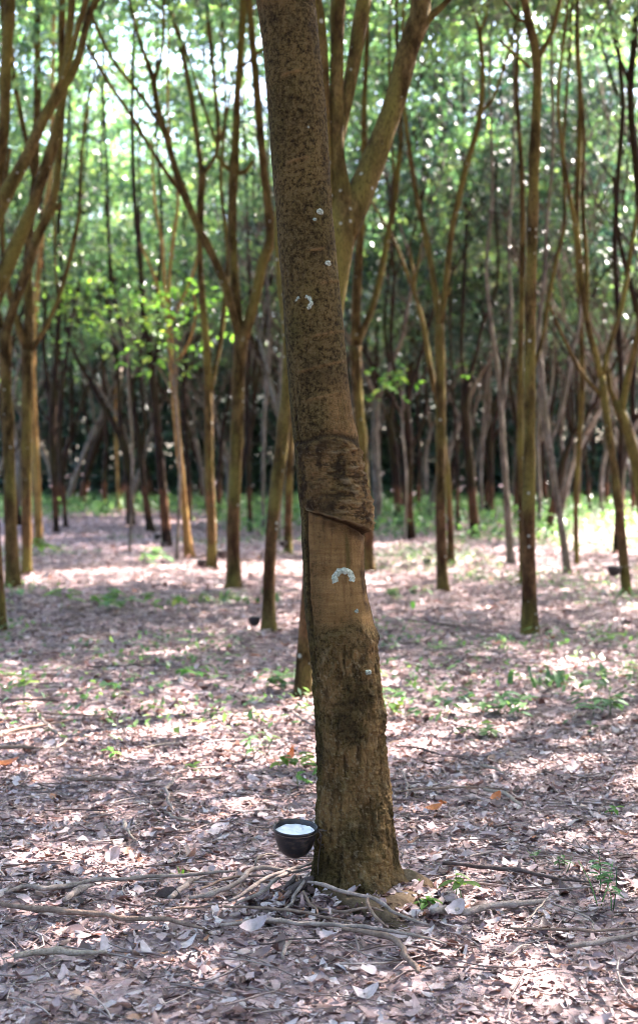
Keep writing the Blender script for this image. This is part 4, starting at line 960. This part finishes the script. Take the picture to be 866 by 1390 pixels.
S([(304, 1229), (356, 1231), (408, 1238), (442, 1245), (480, 1251)], 5.5, ST_BROWN, 'straight thin stick lying just in front of the root tangle', seed=26, h=.02)
S([(300, 1253), (339, 1252), (380, 1250), (422, 1252), (463, 1255), (500, 1260), (526, 1264), (567, 1273), (606, 1280)], 8, ST_GREY, 'long grey stick passing in front of the foreground trunk', seed=27, h=.02)
S([(464, 1261), (505, 1268), (530, 1274), (548, 1286), (562, 1304), (566, 1316)], 9.5, ST_BROWN, 'root bending down to the bottom edge below the trunk', 'root', 'surface_root', seed=28, h=.012, taper=.9)
S([(501, 1218, .06), (508, 1234, .05), (517, 1248, .03), (528, 1260, .01)], 6, ST_BROWN, 'short twig hanging over the front of the swollen butt', seed=29)
S([(345, 1178, .02), (348, 1168, .05), (356, 1160, .06), (367, 1157, .05), (376, 1162, .02)], 3.5, ST_PALE, 'thin arched twig under the left of the cup', seed=30)
S([(411, 1206, .05), (420, 1221, .03), (431, 1240, .01)], 5, ST_BROWN, 'short root dropping steeply at the left corner of the trunk', 'root', 'surface_root', seed=31)
S([(224, 1233), (258, 1229), (293, 1226)], 3.5, ST_BROWN, 'thin straight twig left of the straight thin stick', seed=32)
S([(273, 1205), (304, 1192), (339, 1187), (380, 1190)], 5, ST_BROWN, 'thin root running inside the left of the tangle', 'root', 'surface_root', seed=33)
S([(352, 1281), (394, 1275), (449, 1273)], 3.5, ST_DARK, 'thin dark twig near the bottom below the long grey stick', seed=34)
S([(385, 1302), (392, 1284), (397, 1270)], 8, ST_GREY, 'small upright stub at the bottom left of the trunk', seed=35)
S([(392, 1214, .0), (402, 1204, .03), (414, 1196, .05), (424, 1190, .07)], 18, ST_DARK, 'dark decaying stub hidden in the tangle beside the trunk', 'root', 'surface_root', seed=36)
S([(400, 1190, .04), (392, 1200, .03), (384, 1212, .0)], 9, ST_DARK, 'dark crumbling root end left of the decaying stub', 'root', 'surface_root', seed=37)
S([(585, 1236), (604, 1232), (628, 1246 - 12), (644, 1229), (668, 1225), (712, 1225), (745, 1222)], 13, ST_GREY, 'thick humped grey root right of the foreground trunk', 'root', 'surface_root', seed=38, h=.008)
S([(690, 1256), (760, 1260), (820, 1259), (870, 1257)], 5.5, ST_BROWN, 'straight thin stick in the right foreground', seed=39)
S([(770, 1282), (796, 1277), (816, 1274), (848, 1266), (872, 1258)], 10, ST_GREY, 'thick grey stick rising to the right edge at the bottom right', seed=40)
S([(600, 1172), (656, 1177), (712, 1184), (760, 1192), (802, 1197)], 8, ST_DARK, 'long dark stick sloping right below the bright patch', seed=41, taper=.45)
S([(712, 1245), (730, 1230), (750, 1215)], 3, ST_PALE, 'thin pale straw slanting across the right foreground', seed=42, h=.03)
S([(748, 1225), (784, 1237), (800, 1246), (808, 1258)], 4, ST_GREY, 'thin bent twig beneath the leafy seedling at right', seed=43)
S([(636, 1166), (664, 1157), (706, 1157)], 4, ST_GREY, 'thin arched twig above the long dark stick at right', seed=44)
S([(536, 1010), (580, 1019), (640, 1033)], 4, ST_DARK, 'thin dark twig right of the trunk in the middle ground', seed=45)
S([(652, 1040), (668, 1044), (684, 1051)], 6, ST_PALE, 'short pale stick at the end of the thin dark middle-ground twig', seed=46)
S([(536, 1073), (590, 1070), (632, 1069), (690, 1072)], 4, ST_BROWN, 'reddish twig lying across the top of the bright patch at right', seed=47)
S([(656, 1073), (684, 1079), (700, 1086), (708, 1096)], 7, ST_PALE, 'pale sun-bleached stick in the bright patch at right', seed=48)
S([(676, 1298), (696, 1289), (720, 1279)], 4.5, ST_GREY, 'short twig at the bottom right of centre', seed=49)
S([(536, 1042), (546, 1052), (551, 1070), (549, 1082)], 3.5, ST_GREY, 'thin hooked twig beside the right side of the trunk', seed=50)
S([(548, 840), (594, 846), (656, 854)], 4, ST_DARK, 'long dark stick far back right of the foreground trunk', seed=51)
S([(733, 831), (760, 829), (794, 830)], 3.5, ST_DARK, 'dark stick lying right of the tallest tree', seed=52)
S([(385, 952), (405, 949), (428, 940)], 5, ST_BROWN, 'thin brown stick at the foot of the forked tree behind', seed=53)
S([(120, 906), (190, 902), (250, 908)], 3, ST_DARK, 'faint thin stick in the middle of the left clearing', seed=54)
S([(395, 966), (412, 976), (430, 985)], 6, ST_GREY, 'grey stick just left of the trunk in the middle ground', seed=55)

# individual coloured leaves and a snail-like husk
def single_leaf(px, py, L, W, yaw, pitch, roll, mat, label, h=.03, curl=.6, fold=.5):
    g = ground_at(px, py, h); g[2] = h + float(ground_h(g[0:1], g[1:2])[0])
    V, Fq = leaves_curled(np.zeros((1, 3)), np.array([L]), np.array([W]), np.array([yaw]), np.array([pitch]), np.array([roll]), np.array([curl]), np.array([fold]), 9, 5, .28)
    tag(link('fallen_leaf', make_mesh('fallen_leaf', V, Fq, mat), None, g), label, 'leaf')
single_leaf(397, 1030, .085, .055, .4, -1.1, .2, RUST, 'bright orange-brown leaf standing upright left of the trunk by the seedlings', .04)
single_leaf(589, 1098, .075, .04, .2, -.2, .3, RUST, 'orange-red leaf in the bright patch right of the trunk, lower one')
single_leaf(600, 1090, .06, .032, 1.2, .3, .1, RUST, 'small red-brown leaf just behind the orange-red one')
single_leaf(672, 1083, .06, .035, .6, -.5, .6, RUST, 'rust leaf folded beside the sun-bleached stick')
single_leaf(8, 1040, .13, .055, .1, -.1, .2, RUST, 'orange leaf lying at the left edge in the middle ground')
single_leaf(150, 1165, .085, .05, 1.2, -.35, .5, PALE_LEAF, 'curled pale leaf lying in the left foreground behind the wavy grey stick', .035, .9, .8)
single_leaf(345, 1262, .09, .055, .5, -.2, .3, PALE_LEAF, 'large pale leaf in front of the root tangle', .03, .8, .8)
single_leaf(447, 1277, .085, .05, 2.0, .2, -.2, PALE_LEAF, 'broad pale leaf at the bottom below the trunk')
single_leaf(618, 1235, .085, .055, .9, -.3, .2, PALE_LEAF, 'pale leaf resting on the humped root at right')
single_leaf(560, 822, .09, .05, 1.4, -1.0, .1, LEAF_BRIGHT, 'yellow leaf standing in the litter between the foreground trunk and the Y-forked tree', .06)
single_leaf(228, 1215, .085, .05, .1, .1, .5, ST_DARK, 'dark brown seed-pod-like leaf curled left of the root tangle', .02, .2, 1.2)

# ------------------------------------------------------------------ small plants
def seedling(px, py, hgt, n, L, label, mat=LEAF_BRIGHT, spread=.05, kind='broad', seed=0, name='seedling', cat='plant', wr=.42):
    g = ground_at(px, py, 0); rs = np.random.default_rng(seed + 900)
    e = tag(empty(name, g), label, cat)
    parts = []; Vs, Fs, off = [], [], 0; nu, nv = 6, 3
    ns = max(1, n // 4) if kind != 'grass' else 0
    stems = [(rs.normal(0, spread, 2), hgt * rs.uniform(.6, 1.1)) for _ in range(ns)]
    for (c, hh) in stems:
        top = np.array([c[0] + rs.normal(0, .02), c[1] + rs.normal(0, .02), hh]); parts.append(tube([np.array([c[0], c[1], -.01]), (np.array([c[0], c[1], 0]) + top) / 2 + np.array([.006, 0, 0]), top], [.0022, .0018, .0012], 5, .03, 0, 1))
    for k in range(n):
        if kind == 'grass':
            c = rs.normal(0, spread, 2); b = np.array([c[0], c[1], 0]); yaw = rs.uniform(0, 6.28); pit = rs.uniform(.5, 1.35); l = L * rs.uniform(.6, 1.2); w = l * .07; sag = .6
        else:
            c, hh = stems[k % ns]; b = np.array([c[0], c[1], hh * rs.uniform(.55, 1.0)]); yaw = k * 2.4 + rs.normal(0, .3); pit = rs.uniform(-.1, .6); l = L * rs.uniform(.7, 1.15); w = l * wr / 2 * 1.1; sag = .35
        d = np.array([math.cos(yaw) * math.cos(pit), math.sin(yaw) * math.cos(pit), math.sin(pit)]); s = np.array([-math.sin(yaw), math.cos(yaw), 0])
        for iu in range(nu):
            u = iu / (nu - 1); prof = (math.sin(math.pi * (u * .93 + .04)) ** .8) if kind != 'grass' else (1 - u ** 2 * .95)
            for v in (-1, 0, 1): Vs.append(b + d * l * u + s * w * v * prof + np.array([0, 0, -sag * l * u * u + abs(v) * w * .25]))
        a = np.arange(nu - 1)[:, None] * nv + np.arange(nv - 1)[None]; Fs.append(np.stack([a, a + nv, a + nv + 1, a + 1], -1).reshape(-1, 4) + off); off += nu * nv
    link('leaves' if kind != 'grass' else 'blades', make_mesh('leaves', np.array(Vs), np.vstack(Fs), mat), e)
    if parts: V, q, t = join(parts); link('stem', make_mesh('stem', V, [q, t], WEED), e)
P_ = seedling
P_(405, 1046, .10, 22, .075, 'bright green seedling cluster against the left side of the foreground trunk', spread=.09, seed=1)
P_(425, 1060, .07, 12, .065, 'low green seedlings touching the trunk, right of the larger cluster', spread=.05, seed=2)
P_(338, 1030, .12, 26, .055, 'airy blue-green fern-like seedling left of the bright cluster', mat=WEED, spread=.08, seed=3, wr=.3)
P_(272, 1047, .03, 5, .06, 'tiny lime sprout alone left of the blue-green seedling', spread=.03, seed=4)
P_(167, 1030, .05, 6, .06, 'small sprout with one dark and one lime leaf in the left middle ground', spread=.04, seed=5)
P_(247, 1188, .06, 9, .06, 'tiny grass tuft beside the wavy grey stick', kind='grass', spread=.015, seed=6, name='grass_tuft', cat='grass')
P_(557, 1206, .05, 4, .05, 'pair of small bright leaves sprouting on the trunk root at right', spread=.015, seed=7, wr=.6)
P_(606, 1222, .09, 8, .055, 'small leafy seedling right of the trunk foot', spread=.03, seed=8, wr=.55)
P_(590, 1240, .05, 6, .05, 'yellowish seedling drooping in front of the humped root', spread=.03, seed=9)
P_(818, 1225, .14, 22, .045, 'pale blue-green feathery seedling at the right foreground', mat=WEED, spread=.05, seed=10, wr=.45)
P_(742, 1180, .07, 12, .035, 'faint little feathery seedling near the end of the long dark stick', mat=WEED, spread=.05, seed=11)
P_(540, 968, .12, 34, .08, 'patch of low green weeds right of the trunk in the middle ground', mat=WEED, spread=.2, seed=12)
P_(556, 975, .08, 18, .09, 'brighter weeds at the right end of that middle-ground patch', spread=.14, seed=13)
P_(672, 968, .10, 26, .09, 'green weed patch in the middle ground below the tallest right tree', mat=WEED, spread=.2, seed=14)
P_(800, 968, .12, 36, .10, 'wide green weed patch at the right of the middle ground', mat=WEED, spread=.35, seed=15)
P_(845, 968, .15, 32, .10, 'bushier weeds close to the right edge of the middle ground', mat=WEED, spread=.25, seed=16)
P_(858, 938, .14, 14, .10, 'bright green sprout at the right edge behind the weed patches', spread=.12, seed=17)
P_(738, 930, .22, 22, .26, 'pale arching grass clump in front of the tallest right tree', kind='grass', mat=WEED, spread=.12, seed=18, name='grass_tuft', cat='grass')
P_(585, 888, .07, 6, .09, 'single small dark green sprout right of the trunk farther back', mat=WEED, spread=.04, seed=19)
P_(829, 880, .12, 6, .12, 'upright yellow-green sprout at right between the trees', spread=.03, seed=20)
P_(526, 820, .16, 34, .13, 'green grass and weed patch right of the trunk near the dark tree', mat=WEED, spread=.3, seed=21)
P_(316, 818, .26, 46, .30, 'pale green grass clump at the foot of the many-limbed tree', kind='grass', mat=WEED, spread=.26, seed=22, name='grass_tuft', cat='grass')
P_(180, 830, .22, 34, .16, 'green weed clump in the left clearing', spread=.3, seed=23)
P_(128, 828, .18, 26, .15, 'duller green weed clump left of the brighter one in the clearing', mat=WEED, spread=.3, seed=24)
P_(200, 770, .25, 20, .2, 'dark leafy weed at the back of the left clearing', mat=WEED, spread=.2, seed=25)
P_(52, 752, .3, 14, .26, 'vivid yellow-green sprout at the foot of the orange-brown tree', spread=.1, seed=26)
P_(28, 948, .18, 10, .10, 'small upright sprout at the left edge of the middle ground', spread=.05, seed=27)
P_(190, 935, .07, 18, .07, 'faint low seedlings in the middle of the left clearing, left group', mat=WEED, spread=.2, seed=28)
P_(250, 928, .09, 12, .08, 'brighter little sprout in the middle of the left clearing, right group', spread=.07, seed=29)
P_(190, 968, .07, 14, .06, 'yellowish seedlings below the faint group in the left clearing', spread=.15, seed=30)
P_(388, 935, .10, 20, .10, 'green weeds at the left foot of the forked tree behind', mat=WEED, spread=.14, seed=31)
P_(840, 1105, .04, 8, .05, 'yellow-green creeping sprouts at the right edge in the bright patch', spread=.08, seed=32)
P_(640, 1010, .08, 18, .07, 'pale small weeds above the reddish twig at right', mat=WEED, spread=.15, seed=33)

# ------------------------------------------------------------------ camera, light, sky
cam = bpy.data.cameras.new('camera'); co = bpy.data.objects.new('camera', cam); C.objects.link(co)
co.location = (0, 0, CH); co.rotation_euler = (R(90), 0, 0)
cam.sensor_fit = 'VERTICAL'; cam.sensor_height = 36.0; cam.lens = F / 1390 * 36.0
cam.shift_y = -(695 - HY) / 1390.0
cam.clip_end = 2000; cam.clip_start = .05
cam.dof.use_dof = True; cam.dof.focus_distance = 4.26; cam.dof.aperture_fstop = cam.lens / 17.5; cam.dof.aperture_blades = 0
bpy.context.scene.camera = co

AZ, EL = R(50), R(47)          # sun: azimuth measured from the view direction towards the right
S_DIR = Vector((math.sin(AZ) * math.cos(EL), math.cos(AZ) * math.cos(EL), math.sin(EL)))
su = bpy.data.lights.new('sun', 'SUN'); su.energy = 5.0; su.angle = R(.53); su.color = (1, .93, .80)
so = bpy.data.objects.new('sun', su); C.objects.link(so); so.rotation_euler = S_DIR.to_track_quat('Z', 'Y').to_euler(); so.location = (10, 12, 18)
w = bpy.data.worlds.new('World'); bpy.context.scene.world = w; w.use_nodes = True
nt = w.node_tree; sky = nt.nodes.new('ShaderNodeTexSky'); sky.sky_type = 'NISHITA'; sky.sun_disc = False
sky.sun_elevation = EL; sky.sun_rotation = AZ; sky.dust_density = 2.5; sky.air_density = 1.0
bg = nt.nodes['Background']; bg.inputs[1].default_value = .15; nt.links.new(sky.outputs[0], bg.inputs[0])
sc = bpy.context.scene
sc.view_settings.view_transform = 'Standard'; sc.view_settings.look = 'None'; sc.view_settings.gamma = 1; sc.view_settings.use_curve_mapping = False
sc.view_settings.exposure = 3.85
sc.view_settings.use_white_balance = True; sc.view_settings.white_balance_temperature = 6300; sc.view_settings.white_balance_tint = 21
sc.cycles.filter_width = 1.0
sc.cycles.max_bounces = 5; sc.cycles.diffuse_bounces = 3; sc.cycles.glossy_bounces = 2; sc.cycles.transmission_bounces = 4
sc.cycles.sample_clamp_indirect = 8; sc.cycles.use_denoising = True; sc.cycles.caustics_reflective = False; sc.cycles.caustics_refractive = False
